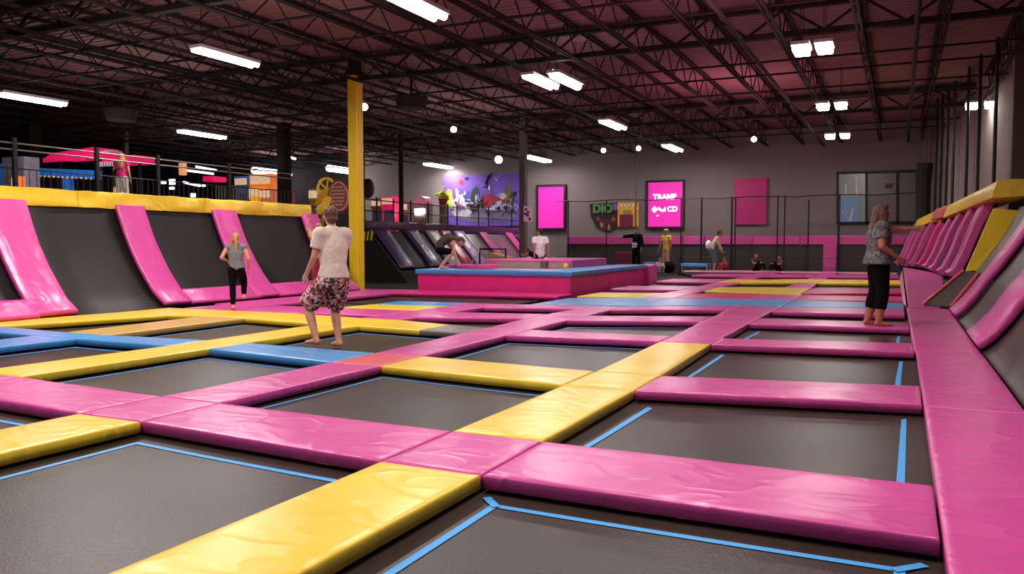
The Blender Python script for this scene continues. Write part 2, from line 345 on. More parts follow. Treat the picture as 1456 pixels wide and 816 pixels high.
person('person in beige shirt and slate shorts leaning forward with a white bag behind', (-7.15, 35.2, -.05), (.9, .3), 1.76,
    dict(pelvis=(0,-.1,.95), waist=(0,-.06,1.08), chest=(0,.06,1.26), neck=(0,.14,1.44), head=(0,.2,1.58), shR=(.17,.1,1.38), shL=(-.17,.1,1.38), elR=(.2,.16,1.1), elL=(-.2,.16,1.1), wrR=(.18,.28,.9), wrL=(-.18,.28,.9), hipR=(.09,-.08,.9), hipL=(-.09,-.08,.9)),
    [('shirt', BEI, dict(torso=(0, 3), arm=(1, .9), inf=.026)), ('shorts', TEAL, dict(hips=1, leg=(1, .1), inf=.03))], (DRK, SHORT), skin=SKINT, vox=.018, extra=bag)
KN = dict(SIT, knR=(.14,.36,.5), knL=(-.14,.36,.5), anR=(.13,.52,.085), anL=(-.13,.52,.085), toR=(.02,.14,0), toL=(-.02,.14,0), wrR=(.13,.4,.46), wrL=(-.13,.4,.46), elR=(.25,.14,.42), elL=(-.25,.14,.42))
person('small child in maroon top sitting behind the person in beige', (-6.85, 36.0, -.03), (-.5, -.8), 1.1, KN,
    [('top', MARC, dict(torso=(0, 3), arm=(1, .8), inf=.024)), ('trousers', MARC, dict(hips=1, leg=(1, .9), inf=.016))], (BRN, SHORT), skin=SKINT, vox=.018)
person('left of two people in dark clothes sitting knees up by the back wall', (-5.55, 35.9, -.05), (.75, -.6), 1.5, KN,
    [('top', DBR, dict(torso=(0, 3), arm=(.5, 0), inf=.024)), ('trousers', BLKC, dict(hips=1, leg=(1, .9), inf=.016))], (BRN, SHORT), skin=SKINT, vox=.018)
person('right of two people in dark clothes sitting knees up by the back wall', (-4.55, 35.9, -.05), (-.75, -.6), 1.4, KN,
    [('top', DBR, dict(torso=(0, 3), arm=(.5, 0), inf=.024)), ('trousers', BLKC, dict(hips=1, leg=(1, .9), inf=.016))], (DRK, SHORT), skin=SKINT, vox=.018)
def backprint(root, V, hp):
    b = MB()
    for k, (x, z, w, h) in enumerate([(-.09,1.08,.05,.09), (-.03,1.1,.04,.11), (.03,1.06,.05,.08), (.08,1.09,.04,.1), (-.06,.98,.08,.06), (.05,.97,.09,.07)]):
        b.box((x-w/2, .16, z-h/2), (x+w/2, .19, z+h/2))
    b.build('white_print', WHITE, root)
person('person in black shirt with white print, one arm out, behind the maroon box', (-10.4, 34.6, -.03), (-.25, -.97), 1.84,
    dict(elR=(.42,.05,1.4), wrR=(.6,.2,1.36), elL=(-.26,.0,1.15), wrL=(-.26,.08,.9)),
    [('shirt', BLKC, dict(torso=(0, 3), arm=(1, .7), inf=.035, hem=(0,0,.86))), ('trousers', BLKC, dict(hips=1, leg=(1, .95), inf=.02))], (DRK, SHORT), skin=SKINT, vox=.018, extra=backprint)
person('child in yellow top with one arm raised, mostly behind the boy in floral shorts', (-12.0, 15.0, 0), (.2, -.97), 1.62,
    dict(elR=(.3,.02,1.6), wrR=(.22,.04,1.86), elL=(-.26,.0,1.12)),
    [('top', YLC, dict(torso=(0, 3), arm=(.5, 0), inf=.024)), ('trousers', MARC, dict(hips=1, leg=(1, .95), inf=.02))], (BLO, SHORT), skin=SKIN, vox=.014)
person('small blond girl in pink top and white trousers behind the yellow-topped wall', (-15.15, 12.35, 1.97), (-.5, .85), 1.14,
    dict(elL=(-.28,.1,1.2), wrL=(-.3,.3,1.3)), [('top', PNKC, dict(torso=(0, 3), arm=(.3, 0), inf=.03)), ('trousers', cloth('pale trousers', (200,186,176)), dict(hips=1, leg=(1, .95), inf=.03))], (BLO, LONG), vox=.014)

# ------------------------------------------------------------------ setting
FZ = -.2
struct(MB().box((-46, -6, FZ-.1), (9, 39, FZ)).build('floor', FLOOR))
tag(bpy.data.objects['floor'], 'dark carpeted floor under the trampoline deck', None)
b = MB(); y = -6; prof = []
while y < 39.2:
    prof += [(y, 6.32), (y+.09, 6.32), (y+.12, 6.36), (y+.21, 6.36)]; y += .24
vs = [(x, p[0], p[1]) for x in (-46, 9) for p in prof]; n = len(prof)
b.add(vs, [(i, i+1, n+i+1, n+i) for i in range(n-1)]); b.box((-46, -6, 6.4), (9, 39.2, 6.5))
struct(tag(b.build('ceiling', DECK), 'dark reddish corrugated steel roof deck', None))
struct(tag(MB().box((-27.5, 38.5, FZ), (9, 38.7, 6.4)).build('wall_back', WALL), 'grey painted back wall', None))
struct(tag(MB().box((-46, 38.5, FZ), (-27.5, 38.7, 6.4)).build('wall_back_left', mat('very dark wall', (30, 25, 27), .9)), 'very dark back wall behind the arcade', None))
RW = lambda Y: 3.25-.108*(Y-19)
struct(tag(MB().hexa([(RW(38.5),38.5,FZ),(RW(38.5)+.2,38.5,FZ),(RW(-6)+.2,-6,FZ),(RW(-6),-6,FZ),(RW(38.5),38.5,6.4),(RW(38.5)+.2,38.5,6.4),(RW(-6)+.2,-6,6.4),(RW(-6),-6,6.4)]).build('wall_right', WALL), 'grey wall on the right side', None))
struct(tag(MB().box((-46, -6, FZ), (-45.8, 38.5, 6.4)).build('wall_left', WALLD), 'dark far wall on the left', None))

# roof joists
b0 = None; xs = [2.25-1.55*k for k in range(31)]
for i, x in enumerate(xs):
    t = thing('roof_joist', f'dark steel lattice roof joist, {ORD[i] if i < 30 else "thirty-first"} from the right', 'roof joist', (x, 0, 5.5), 'roof joists')
    if b0 is None:
        a = MB(); 
        for dx in (-.045, .045): a.bar((x+dx, 2, 6.27), (x+dx, 38.4, 6.27), .05, .05)
        c = MB()
        for dx in (-.045, .045): c.bar((x+dx, 2, 5.55), (x+dx, 38.4, 5.55), .05, .05)
        w = MB(); yy = 2; k = 0
        while yy < 38: w.tube([(x, yy, 6.26 if k % 2 else 5.56), (x, yy+.75, 5.56 if k % 2 else 6.26)], .017, 5); yy += .75; k += 1
        b0 = [a.build('top_chord', STEEL, t), c.build('bottom_chord', STEEL, t), w.build('web', STEEL, t)]
    else:
        for p in b0:
            q = p.copy(); COL.objects.link(q); q.parent = t; q.matrix_parent_inverse = Matrix.Translation(-Vector((xs[0], 0, 5.5)))
for i, yv in enumerate((11.4, 18.45, 30.0)):
    t = thing('roof_girder', ['lattice roof girder running crosswise nearest the viewer', 'lattice roof girder crosswise over the yellow column', 'lattice roof girder crosswise over the grey column'][i], 'roof girder', (-20, yv, 5.7), 'roof girders')
    MB().bar((-46, yv, 6.2), (3, yv, 6.2), .16, .12).build('top_chord', GIRD, t); MB().bar((-46, yv, 5.62), (3, yv, 5.62), .16, .12).build('bottom_chord', GIRD, t)
    w = MB(); xx = -46; k = 0
    while xx < 3: w.bar((xx, yv, 5.65 if k % 2 else 6.18), (xx+.78, yv, 6.18 if k % 2 else 5.65), .05); xx += .78; k += 1
    w.build('web', GIRD, t)
for i, yv in enumerate([8.2, 10, 12.9, 14.4, 16, 20.5, 22.5, 24.5, 27, 32.5, 35]):
    z = 5.52 if i % 2 else 5.6
    tag(MB().tube([(-46, yv, z), (2.4, yv, z)], .028, 6).build('bridging_rod', STEEL), f'thin crosswise rod under the roof joists, {ORD[i]} from the front', 'rod', 'bridging rods')
for i, (xv, z, r) in enumerate([(-3.1, 5.42, .045), (.2, 5.42, .05), (-9.4, 5.42, .045), (-16.5, 5.4, .05)]):
    tag(MB().tube([(xv, 3, z), (xv, 38.3, z)], r, 8).build('ceiling_pipe', GIRD), ['thin dark pipe left of the paired right-hand lamps', 'thin dark pipe running back near the right wall', 'thin dark pipe running back under the middle of the roof', 'thin dark pipe over the left-hand wall'][i], 'pipe', 'ceiling pipes')
# round dark ventilation units in the joists
for i, p in enumerate([W(585, 147, 2, 5.3), W(172, 165, 2, 5.1)]):
    t = thing('ceiling_fan_unit', ['round dark vent unit under the roof right of the yellow column', 'round dark heater unit under the roof above the left wall'][i], 'vent unit', p)
    MB().tube([p+Vector((0,0,-.15)), p+Vector((0,0,.18))], [.42, .5], 16).build('drum', GIRD, t); MB().tube([p+Vector((0,0,.18)), p+Vector((0,0,1))], .04, 6).build('hanger', GIRD, t)

# lamps
def fixture(x, y, L, Wd, z, label, nt=2, power=60, lens=TUBE, hang=True):
    t = thing('ceiling_light', label, 'ceiling light', (x, y, z), 'ceiling lights')
    h = MB(); h.box((x-Wd/2, y-L/2, z+.03), (x+Wd/2, y+L/2, z+.10)); hh = h.build('housing', HOUS, t)
    if lens is HALO: MB().box((x-Wd*.42, y-L*.45, z-.09), (x+Wd*.42, y+L*.45, z+.03)).build('lens', HALO, hh, bevel=.03); nt = 0
    for k in range(nt):
        xx = x+(k-(nt-1)/2)*Wd/nt; MB().tube([(xx, y-L/2+.02, z), (xx, y+L/2-.02, z)], Wd/nt*.33, 8).build('tube', lens, hh, True)
    if hang:
        for yy in (y-L*.4, y+L*.4): MB().tube([(x, yy, z+.1), (x, yy, 6.3)], .008, 5).build('hanging_wire', GIRD, t)
    ld = bpy.data.lights.new('lamp', 'AREA'); ld.shape = 'RECTANGLE'; ld.size = Wd; ld.size_y = L; ld.energy = power; ld.color = (1, .93, .9)
    lo = bpy.data.objects.new('lamp', ld); COL.objects.link(lo); lo.parent = t; lo.location = (0, 0, -.06)
    return t
Z = 5.2
FX = [(-13.28, 13.55, 1.75, .34, 'long strip light at left of the yellow column, nearest of the left row', 2, 1.7),
 (-22.0, 15.1, 1.9, .4, 'strip light at the far left edge of the picture', 2, .6), (-23.4, 22.6, 2.1, .42, 'strip light hung on chains over the left arcade', 2, .6),
 (-7.5, 12.0, 1.6, .42, 'strip light cut by the top edge of the picture', 2, 1.6), (-8.2, 18.95, 1.7, .34, 'left one of two side-by-side strip lights above the picture centre', 2, 1), (-7.55, 19.0, 1.7, .34, 'right one of two side-by-side strip lights above the picture centre', 1, .7),
 (-8.92, 26.8, 2.0, .42, 'strip light above the framed white-lettered banner, nearer of two', 2, 1.8), (-15.75, 36.0, 2.6, .5, 'strip light just right of the grey column', 2, 1.6), (-8.8, 34.4, 2.2, .45, 'strip light above the framed banner, close to the back wall', 2, 2.6),
 (-21.8, 37.0, 2.4, .5, 'strip light over the purple mural', 2, 2.2), (-27.9, 36.8, 2.2, .5, 'small strip light right of the yellow column, far back', 1, .6), (-32.5, 36.5, 3.0, .55, 'strip light beside the yellow spoked wheel', 1, .5)]
for x, y, L, w, lb, nt, k in FX: fixture(x, y, L, w, Z, lb, nt, 75*k)
for i, (x, y, w) in enumerate([(-1.72, 18.08, .5), (-1.9, 25.8, .5), (-2.22, 33.1, .5), (2.05, 27.5, .5)]):
    nm = ['nearest pair', 'second pair back', 'third pair back', 'pair between the right-hand poles'][i]
    sx = [.36, .4, .42, .4][i]
    for s_, sd in ((-1, 'left'), (1, 'right')):
        fixture(x+s_*sx*.62, y, .7, .36, Z, f'{sd} lamp of the {nm} of bright twin lamps at right', 1, (70, 160, 190, 20)[i], HALO)
for i, (px, py) in enumerate([(709, 227), (858, 214), (908, 211), (1072, 198), (518, 152), (645, 184)]):
    p = W(px, py, 2, 4.95)
    if p.y > 38: p = W(px, py, 1, 37.8)
    t = thing('spot_lamp', ['small bright spot lamp left of the grey column', 'small spot lamp above left pink banner', 'small spot lamp above the framed banner', 'small twin spot lamp above the plain dark pink banner', 'small lamp behind the yellow column', 'dim lamp above the purple mural'][i], 'spot lamp', p, 'small spot lamps')
    MB().ball(p, .1 if i else .17, n=6).build('bulb', HALO, t, True); MB().tube([p, p+Vector((0, 0, 6.3-p.z))], .015, 5).build('stem', GIRD, t)
# unseen lamps added overhead to light the near pads and left wall
for (x, y, e) in [(-2, 3.5, 170), (-8, 4, 170), (-2.5, 10.5, 120), (-10.5, 8.0, 260), (-6, -1.5, 150), (1.0, 5, 80)]:
    ld = bpy.data.lights.new('lamp', 'AREA'); ld.shape = 'RECTANGLE'; ld.size = .5; ld.size_y = 1.8; ld.energy = e; ld.color = (1, .93, .9)
    lo = bpy.data.objects.new('overhead_fill_lamp', ld); COL.objects.link(lo); lo.location = (x, y, 5.35)
# unseen pink uplights added to redden the roof over the right side
for (x, y, e) in [(-3, 14, 70), (-5, 26, 60)]:
    ld = bpy.data.lights.new('wash', 'AREA'); ld.size = 3; ld.energy = e; ld.color = (1, .35, .5)
    lo = bpy.data.objects.new('pink_fill_lamp', ld); COL.objects.link(lo); lo.location = (x, y, 4.6); lo.rotation_euler = (PI, 0, 0)

# unseen dim uplights added to lift the dark roof over the left side
for (x, y, e) in [(-12, 11, 45), (-20, 16, 60), (-15, 26, 60), (-26, 27, 60), (-7, 8, 35)]:
    ld = bpy.data.lights.new('wash', 'AREA'); ld.size = 5; ld.energy = e; ld.color = (1, .84, .8)
    lo = bpy.data.objects.new('roof_fill_lamp', ld); COL.objects.link(lo); lo.location = (x, y, 4.2); lo.rotation_euler = (PI, 0, 0)
# columns
def column(x, y, w, z0, z1, m, label, cap=None):
    t = thing('column', label, 'column', (x, y, z0))
    c = MB(); c.box((x-w/2, y-w/2, z0), (x+w/2, y+w/2, z1)); c.build('shaft', m, t, bevel=.02)
    if cap: MB().box((x-w*.45, y-w*.45, z1), (x+w*.45, y+w*.45, 5.75+.4)).build('top', GIRD, t); 
    MB().box((x-w*.7, y-w*.7, z0), (x+w*.7, y+w*.7, z0+.04)).build('base_plate', GIRD, t)
    return t
YC = mat('yellow paint', (248, 204, 34), .4, bump=.08, bscale=3)
column(-13.48, 18.45, .3, FZ, 5.72, YC, 'bright yellow square column standing behind the boy', 1)
column(-13.74, 30, .26, FZ, 6.2, mat('grey column paint', (96, 82, 78), .5), 'grey-brown column left of the pink banners')
_p = W(178, 200, 1, 26); column(_p.x, 26, .2, FZ, 6.2, mat('pale column paint', (120, 112, 104), .6), 'slim pale column behind the left wall above the small girl')
column(2.45, 22.4, .32, FZ, 6.2, WOOD, 'dark brown column at the right edge above the yellow cap')

# ------------------------------------------------------------------ trampoline deck
def padmesh(q, th, seed, rnd=.012, amp=.0045):
    """q: four top corners (x,y,z) counter-clockwise; rounded, slightly rumpled vinyl pad"""
    q = [Vector(p) for p in q]
    LU = ((q[1]-q[0]).length+(q[2]-q[3]).length)/2; LV = ((q[3]-q[0]).length+(q[2]-q[1]).length)/2
    def samples(L):
        e = [0, .3*rnd, rnd, .05]; nmid = max(2, min(22, int(L/.12))); 
        if L < .15: e = [0, .3*rnd, rnd]
        mid = [e[-1]+(L-2*e[-1])*k/nmid for k in range(1, nmid)]
        return [v/L for v in e+mid+[L-v for v in reversed(e)]]
    us, vs_ = samples(LU), samples(LV); nu, nv = len(us), len(vs_); V = []; F = []
    off = Vector((seed*3.1, seed*1.7, 0))
    for v in vs_:
        for u in us:
            p = (q[0]*(1-u)+q[1]*u)*(1-v)+(q[3]*(1-u)+q[2]*u)*v
            d = min(u*LU, (1-u)*LU, v*LV, (1-v)*LV)
            z = 0 if d >= rnd else -rnd+math.sqrt(max(0, rnd*rnd-(rnd-d)**2))
            k = min(1, d/.1)
            z += (noise.noise(p*2.2+off)*1.1+noise.noise(p*7+off)*.5)*amp*(.3+.7*k)+.003*k
            V.append(p+Vector((0, 0, z)))
    for j_ in range(nv-1):
        for i_ in range(nu-1): a = j_*nu+i_; F.append((a, a+1, a+nu+1, a+nu))
    rim = [i_ for i_ in range(nu)] + [j_*nu+nu-1 for j_ in range(1, nv)] + [(nv-1)*nu+i_ for i_ in range(nu-2, -1, -1)] + [j_*nu for j_ in range(nv-2, 0, -1)]
    base = len(V)
    for r in rim: V.append(V[r]+Vector((0, 0, -(th-rnd))))
    n = len(rim)
    for k in range(n): F.append((rim[k], base+k, base+(k+1) % n, rim[(k+1) % n]))
    F.append(tuple(base+k for k in range(n)))
    return MB().add(V, F)
PADN = [0]
def pad(q, m, label, th=.075, group='floor pads', amp=.0045, name='floor_pad', cat='floor pad'):
    PADN[0] += 1
    c = sum((Vector(p) for p in q), Vector())/4
    q2 = []
    for p in q:
        p = Vector(p); d = (c-p); sx = .006 if d.x > 0 else -.006; sy = .006 if d.y > 0 else -.006; q2.append(p+Vector((sx, sy, 0)))
    o = padmesh(q2, th, PADN[0], amp=amp).build(name, m, None, True)
    return tag(o, label, cat, group)
# crossings: (xl, xr, ynear, yfar) for each row and column; columns counted from the right edge
G = {0: dict(E=(.18,.87,3.68,4.5), A=(-2.56,-1.93,3.70,4.5), B=(-5.2,-4.58,3.84,4.55), C=(-7.8,-7.1,3.95,4.68), D=(-10.1,-9.4,4.0,4.8), F=(-12.2,-11.7,4.05,4.85)),
 1: dict(E=(.18,.85,6.75,7.62), A=(-2.55,-1.93,6.38,7.2), B=(-5.15,-4.55,6.6,7.37), C=(-7.7,-7.05,6.83,7.45), D=(-10.1,-9.3,6.85,7.3), F=(-12.5,-11.7,6.9,7.4)),
 2: dict(E=(.17,.8,9.98,10.85), A=(-2.62,-2.0,9.7,10.35), B=(-5.25,-4.6,9.5,10.25), C=(-7.75,-7.05,9.68,10.7), D=(-10.3,-9.4,9.88,10.95), F=(-12.2,-11.0,9.75,10.9)),
 3: dict(E=(.15,.85,12.65,13.6), A=(-2.72,-2.0,12.45,13.4), B=(-5.35,-4.65,11.75,12.65), C=(-7.75,-7.0,11.2,12.3), D=(-9.9,-9.3,11.05,12.2), F=(-12.2,-11.9,10.95,12.0)),
 4: dict(E=(.1,.85,15.0,16.5), A=(-2.8,-2.0,14.8,15.95), B=(-5.3,-4.65,13.9,14.75), C=(-7.8,-7.0,13.5,14.35), D=(-10,-9.3,13.3,14.2)),
 5: dict(E=(.1,.6,16.6,18.0), A=(-2.75,-2.0,16.05,18.0), B=(-5.2,-4.5,15.0,17.35), C=(-7.4,-6.5,14.5,16.5)),
 6: dict(E=(.1,.7,18.5,20.2), A=(-2.85,-2.0,18.1,19.8), B=(-5.1,-4.4,17.45,19.2), L=(-6.6,-6.55,17.2,18.7)),
 7: dict(E=(.1,.7,21.5,23.6), A=(-2.8,-2.1,20.3,22.9), B=(-5.0,-4.4,20.5,22.4), L=(-6.85,-6.8,20.3,22.0)),
 8: dict(E=(.05,.7,26.3,29), A=(-2.75,-2.2,25.8,28.6), B=(-5,-4.3,25,27.4), L=(-6.9,-6.85,24.8,27)),
 9: dict(E=(0,.6,31,33.4), A=(-2.8,-2.2,30.6,33), B=(-5,-4.4,30,32.4), L=(-6.9,-6.85,29.7,32)),
 10: dict(E=(0,.4,35,36.4), A=(-2.8,-2.2,34.9,36.4), B=(-5,-4.4,34.8,36.4), L=(-8.4,-8.35,34.6,36.4))}
CO = 'EABCDF'
CN = dict(P=PINK, Y=YEL, B=BLUE, S=SALM, T=TAN, G=GREY, L=LAV, M=MAG)
CW = dict(P='pink', Y='yellow', B='blue', S='salmon', T='tan', G='grey', L='pale pink', M='magenta')
RWD = ['front', 'second', 'third', 'fourth', 'fifth', 'sixth', 'seventh', 'eighth', 'ninth', 'tenth', 'last']
BAY = {'EA': 'first bay from right', 'AB': 'second bay from right', 'BC': 'third bay from right', 'CD': 'fourth bay from right', 'DF': 'leftmost bay', 'BL': 'third bay from right'}
CWD = dict(A='first column left of right edge', B='second column left of right edge', C='third column left of right edge', D='fourth column left of right edge', F='leftmost column by the wall')
ROWP = {0: 'EA:P AB:P BC:P CD:P DF:P', 1: 'EA:P AB:Y BC:B CD:B DF:B', 2: 'EA:P AB:P BC:Y CD:Y DF:Y', 3: 'EA:P AB:P BC:P CD:P DF:P', 4: 'EA:P AB:P BC:P CD:B', 5: 'EA:B AB:B BC:B',
 6: 'EA:M AB:M BL:Y', 7: 'EA:M AB:Y BL:P', 8: 'EA:Y AB:Y BL:P', 9: 'EA:P AB:P BL:P', 10: 'EA:L AB:L BL:L'}
CROSS = {0: 'A:P B:P C:P D:P', 1: 'A:Y B:S C:Y D:B', 2: 'A:P B:P C:Y D:Y F:Y', 3: 'A:P B:P C:P D:P', 4: 'A:P B:P C:P', 5: 'A:B B:B', 6: 'A:P B:L', 7: 'A:Y B:P', 8: 'A:Y B:Y', 9: 'A:P B:P', 10: 'A:L B:L'}
def c4(x0, x1, y0a, y1a, y0b, y1b): return [(x0, y0a, 0), (x1, y0b, 0), (x1, y1b, 0), (x0, y1a, 0)]
for r, s in ROWP.items():
    for e in s.split():
        k, c = e.split(':'); a, b_ = G[r][k[0]], G[r][k[1]]
        if r == 2 and k == 'BC':      # yellow pad with a grey end piece
            xm = -5.95; ym = [a[i]*.65+b_[i]*.35 for i in (2, 3)]
            pad(c4(b_[1], xm, b_[2], b_[3], ym[0], ym[1]), YEL, 'yellow crosswise pad, third row from front, third bay from right')
            pad(c4(xm, a[0], ym[0], ym[1], a[2], a[3]), GREY, 'grey crosswise pad, third row from front, against the pink column'); continue
        pad(c4(b_[1], a[0], b_[2], b_[3], a[2], a[3]), CN[c], f'{CW[c]} crosswise pad, {RWD[r]} row{"" if r in (0, 10) else " from front"}, {BAY[k]}')
for r, s in CROSS.items():
    for e in s.split():
        k, c = e.split(':'); a = G[r][k]
        pad(c4(a[0], a[1], a[2], a[3], a[2], a[3]), CN[c], f'{CW[c]} square pad where {RWD[r]} row meets {CWD[k]}')
G[-1] = dict(A=(-2.6,-1.95,.3,.9), B=(-5.28,-4.66,.3,.9), C=(-7.8,-7.1,.3,.9), D=(-10,-9.4,.3,.9))
G[-1]['F'] = (-12.2,-11.7,.3,.9)
COLP = {'A': 'Y Y Y P P', 'B': 'Y P P P P', 'C': 'Y Y Y P P', 'D': 'B B T - -', 'F': '- - Y - -'}
for k, s in COLP.items():
    for i, c in enumerate(s.split()):
        r0, r1 = i-1, i
        if c == '-' or k not in G[r0] or k not in G[r1]: continue
        a, b_ = G[r0][k], G[r1][k]
        lab = f'{CW[c]} lengthwise pad, {CWD[k]}, ' + ('in front of the front row' if r0 < 0 else f'between {RWD[r0]} and {RWD[r1]} rows')
        pad([(a[0], a[3], 0), (a[1], a[3], 0), (b_[1], b_[2], 0), (b_[0], b_[2], 0)], CN[c], lab)
for k in 'AB':
    for r0 in (6, 7, 8, 9):
        a, b_ = G[r0][k], G[r0+1][k]; c = 'P' if not (k == 'A' and r0 == 6) else 'Y'
        pad([(a[0], a[3], 0), (a[1], a[3], 0), (b_[1], b_[2], 0), (b_[0], b_[2], 0)], CN[c], f'{CW[c]} lengthwise pad, {CWD[k]}, between {RWD[r0]} and {RWD[r0+1]} rows')
# right edge pads
for x0, x1, y0, y1, lb in [(.18,.87,.3,6.68,'wide pink edge pad at right, nearest the viewer'), (.18,.84,6.7,10.08,'wide pink edge pad at right, second from the viewer'), (.16,.83,10.1,16.7,'wide pink edge pad at right, third, beneath the sloping ribs')]:
    pad([(x0, y0, 0), (x1, y0, 0), (x1, y1, 0), (x0 if y1 < 16 else .13, y1, 0)], PINK, lb, amp=.007)
pad([(.16,16.78,0), (.70,16.9,0), (1.05,24.0,.38), (.10,30.5,.38)], PINK, 'pink ramp pad rising behind the woman toward the far ribs', amp=.01)
pad([(.08,18.6,-.0), (.14,16.9,0), (.08,30,.3), (.0,30.4,.0)], LAV, 'crumpled pale pink flap along the left side of the ramp', amp=.03)
# extra pads on the left
pad([(-9.35,12.35,0), (-7.75,12.4,0), (-7.6,13.42,0), (-9.3,13.2,0)], YEL, 'yellow pad behind the fourth row, left of the third column')
pad([(-13.1,16.45,0), (-11.3,16.5,0), (-11.3,17.7,0), (-13.1,17.5,0)], PINK, 'pink pad along the platform front, nearest the yellow column')
pad([(-11.3,16.5,0), (-9.2,16.75,0), (-9.2,17.82,0), (-11.3,17.75,0)], MAG, 'magenta pad along the platform front, left half')
pad([(-9.2,16.75,0), (-6.9,16.9,0), (-6.9,17.85,0), (-9.2,17.85,0)], MAG, 'magenta pad along the platform front, right half')
pad([(-12.2,12.0,0), (-11.0,12.0,0), (-11.0,16.4,0), (-12.2,16.4,0)], PINK, 'pink lengthwise pad along the foot of the black wall')

# beds: one trampoline per cell
def bed(q, label, sides='lrfn', ins=.13, diag=False):
    """q = the visible opening (x,y) counter-clockwise from near-left; the bed runs on under the pads"""
    q = [Vector((p[0], p[1], 0)) for p in q]; c = sum(q, Vector())/4
    t = thing('trampoline', label, 'trampoline', (c.x, c.y, FZ), 'floor trampolines')
    def off(d):
        r = []
        for i in range(4):
            e0 = (q[i]-q[i-1]).normalized(); e1 = (q[(i+1) % 4]-q[i]).normalized()
            n0 = Vector((-e0.y, e0.x, 0)); n1 = Vector((-e1.y, e1.x, 0)); r.append(q[i]+(n0+n1)*d)
        return r
    o = off(-.18); N = 10; V = []; F = []
    for j_ in range(N+1):
        for i_ in range(N+1):
            u, v = i_/N, j_/N; p = (o[0]*(1-u)+o[1]*u)*(1-v)+(o[3]*(1-u)+o[2]*u)*v
            V.append((p.x, p.y, -.098-.015*(16*u*(1-u)*v*(1-v))))
    for j_ in range(N):
        for i_ in range(N): a = j_*(N+1)+i_; F.append((a, a+1, a+N+2, a+N+1))
    bd = MB().add(V, F).build('bed', BED, t, True)
    a, b_ = off(ins), off(ins+(.042 if ins > .1 else .032)); names = {'n': 0, 'r': 1, 'f': 2, 'l': 3}
    def bz(p):
        du = abs((p-c).dot((q[1]-q[0]).normalized()))/((q[1]-q[0]).length+.36)*2; dv = abs((p-c).dot((q[3]-q[0]).normalized()))/((q[3]-q[0]).length+.36)*2
        return -.094-.015*max(0, (1-du*du))*max(0, (1-dv*dv))
    for ch in sides:
        i = names[ch]; k = (i+1) % 4; N2 = 12; L = []
        for s_ in range(N2+1):
            w = s_/N2
            for arr in (a, b_): p = arr[i]*(1-w)+arr[k]*w; L.append((p.x, p.y, bz(p)))
        MB().add(L, [(2*s_, 2*s_+2, 2*s_+3, 2*s_+1) for s_ in range(N2)]).build('edge_tape', TAPE, bd)
    if diag:
        for i in (2, 3):
            d = (q[i]-a[i]).normalized(); n = Vector((-d.y, d.x, 0))*.022; p0 = b_[i]; p1 = a[i]+d*.1
            MB().add([(p0.x-n.x, p0.y-n.y, -.0925), (p0.x+n.x, p0.y+n.y, -.0925), (p1.x+n.x, p1.y+n.y, -.0925), (p1.x-n.x, p1.y-n.y, -.0925)], [(0, 1, 2, 3)]).build('corner_tape', TAPE, bd)
    f = MB(); o1, o2 = off(-.19), off(-.25)
    for i in range(4):
        k = (i+1) % 4
        f.hexa([(*o1[i].xy, FZ), (*o2[i].xy, FZ), (*o2[k].xy, FZ), (*o1[k].xy, FZ), (*o1[i].xy, -.085), (*o2[i].xy, -.085), (*o2[k].xy, -.085), (*o1[k].xy, -.085)])
    f.build('frame', FRAME, t)
    return t
def cell(r0, r1, k0, k1):
    a, b_, c, d = G[r0][k1], G[r0][k0], G[r1][k0], G[r1][k1]
    return [(a[1], a[3]), (b_[0], b_[3]), (c[0], c[2]), (d[1], d[2])]
G[-1]['E'] = (.18,.87,.3,.9)
BL = 'black trampoline with blue edge lines, '
BD = [(-1,0,'E','A','nearest row, first bay from right','lrf',1), (-1,0,'A','B','nearest row, second bay from right','rfl',0), (-1,0,'B','C','nearest row at the left edge of the picture','rf',0),
 (0,1,'E','A','second row, first bay from right','lr',0), (0,1,'A','B','second row, second bay from right','lf',0), (0,1,'B','C','second row, third bay from right','lf',0), (-1,0,'C','D','nearest row, outside the left picture edge','rf',0), (-1,0,'D','F','nearest row, leftmost by the wall outside the picture','rf',0), (0,1,'D','F','second row, leftmost by the wall','f',0), (0,1,'C','D','second row at the left edge of the picture','lf',0),
 (1,2,'E','A','third row, first bay from right','lr',0), (1,2,'A','B','third row, second bay from right','lf',0), (1,2,'B','C','under the boy in floral shorts','lf',0), (1,2,'C','D','third row beside the tan pad','l',0), (1,2,'D','F','third row, leftmost by the black wall','',0),
 (2,3,'E','A','fourth row, first bay from right','lr',0), (2,3,'A','B','fourth row, second bay from right','lf',0), (2,3,'B','C','fourth row, third bay from right','l',0),
 (3,4,'E','A','fifth row, first bay from right','l',0), (3,4,'A','B','fifth row, second bay from right','l',0), (3,4,'B','C','fifth row, third bay from right','l',0)]
for r0, r1, k0, k1, lb, sd, dg in BD: bed(cell(r0, r1, k0, k1), BL+lb if sd else 'black trampoline, '+lb, sd, ins=.13 if k0 == 'E' or r0 < 0 else .06, diag=dg)
for r0 in (6, 7, 8, 9):
    for k0, k1 in (('E', 'A'), ('A', 'B'), ('B', 'L')):
        bed(cell(r0, r0+1, k0, k1), f'dark trampoline sliver far back between {RWD[r0]} and {RWD[r0+1]} rows, {BAY[k0+k1]}', '')
bed([(-12.0,14.3), (-7.5,14.6), (-7.5,16.4), (-11.2,16.35)], 'black trampoline in front of the platform, left of the blue band', '')
bed([(-10.9,12.3), (-9.5,12.3), (-9.4,13.9), (-10.9,13.9)], 'small black trampoline beside the girl in grey', '')

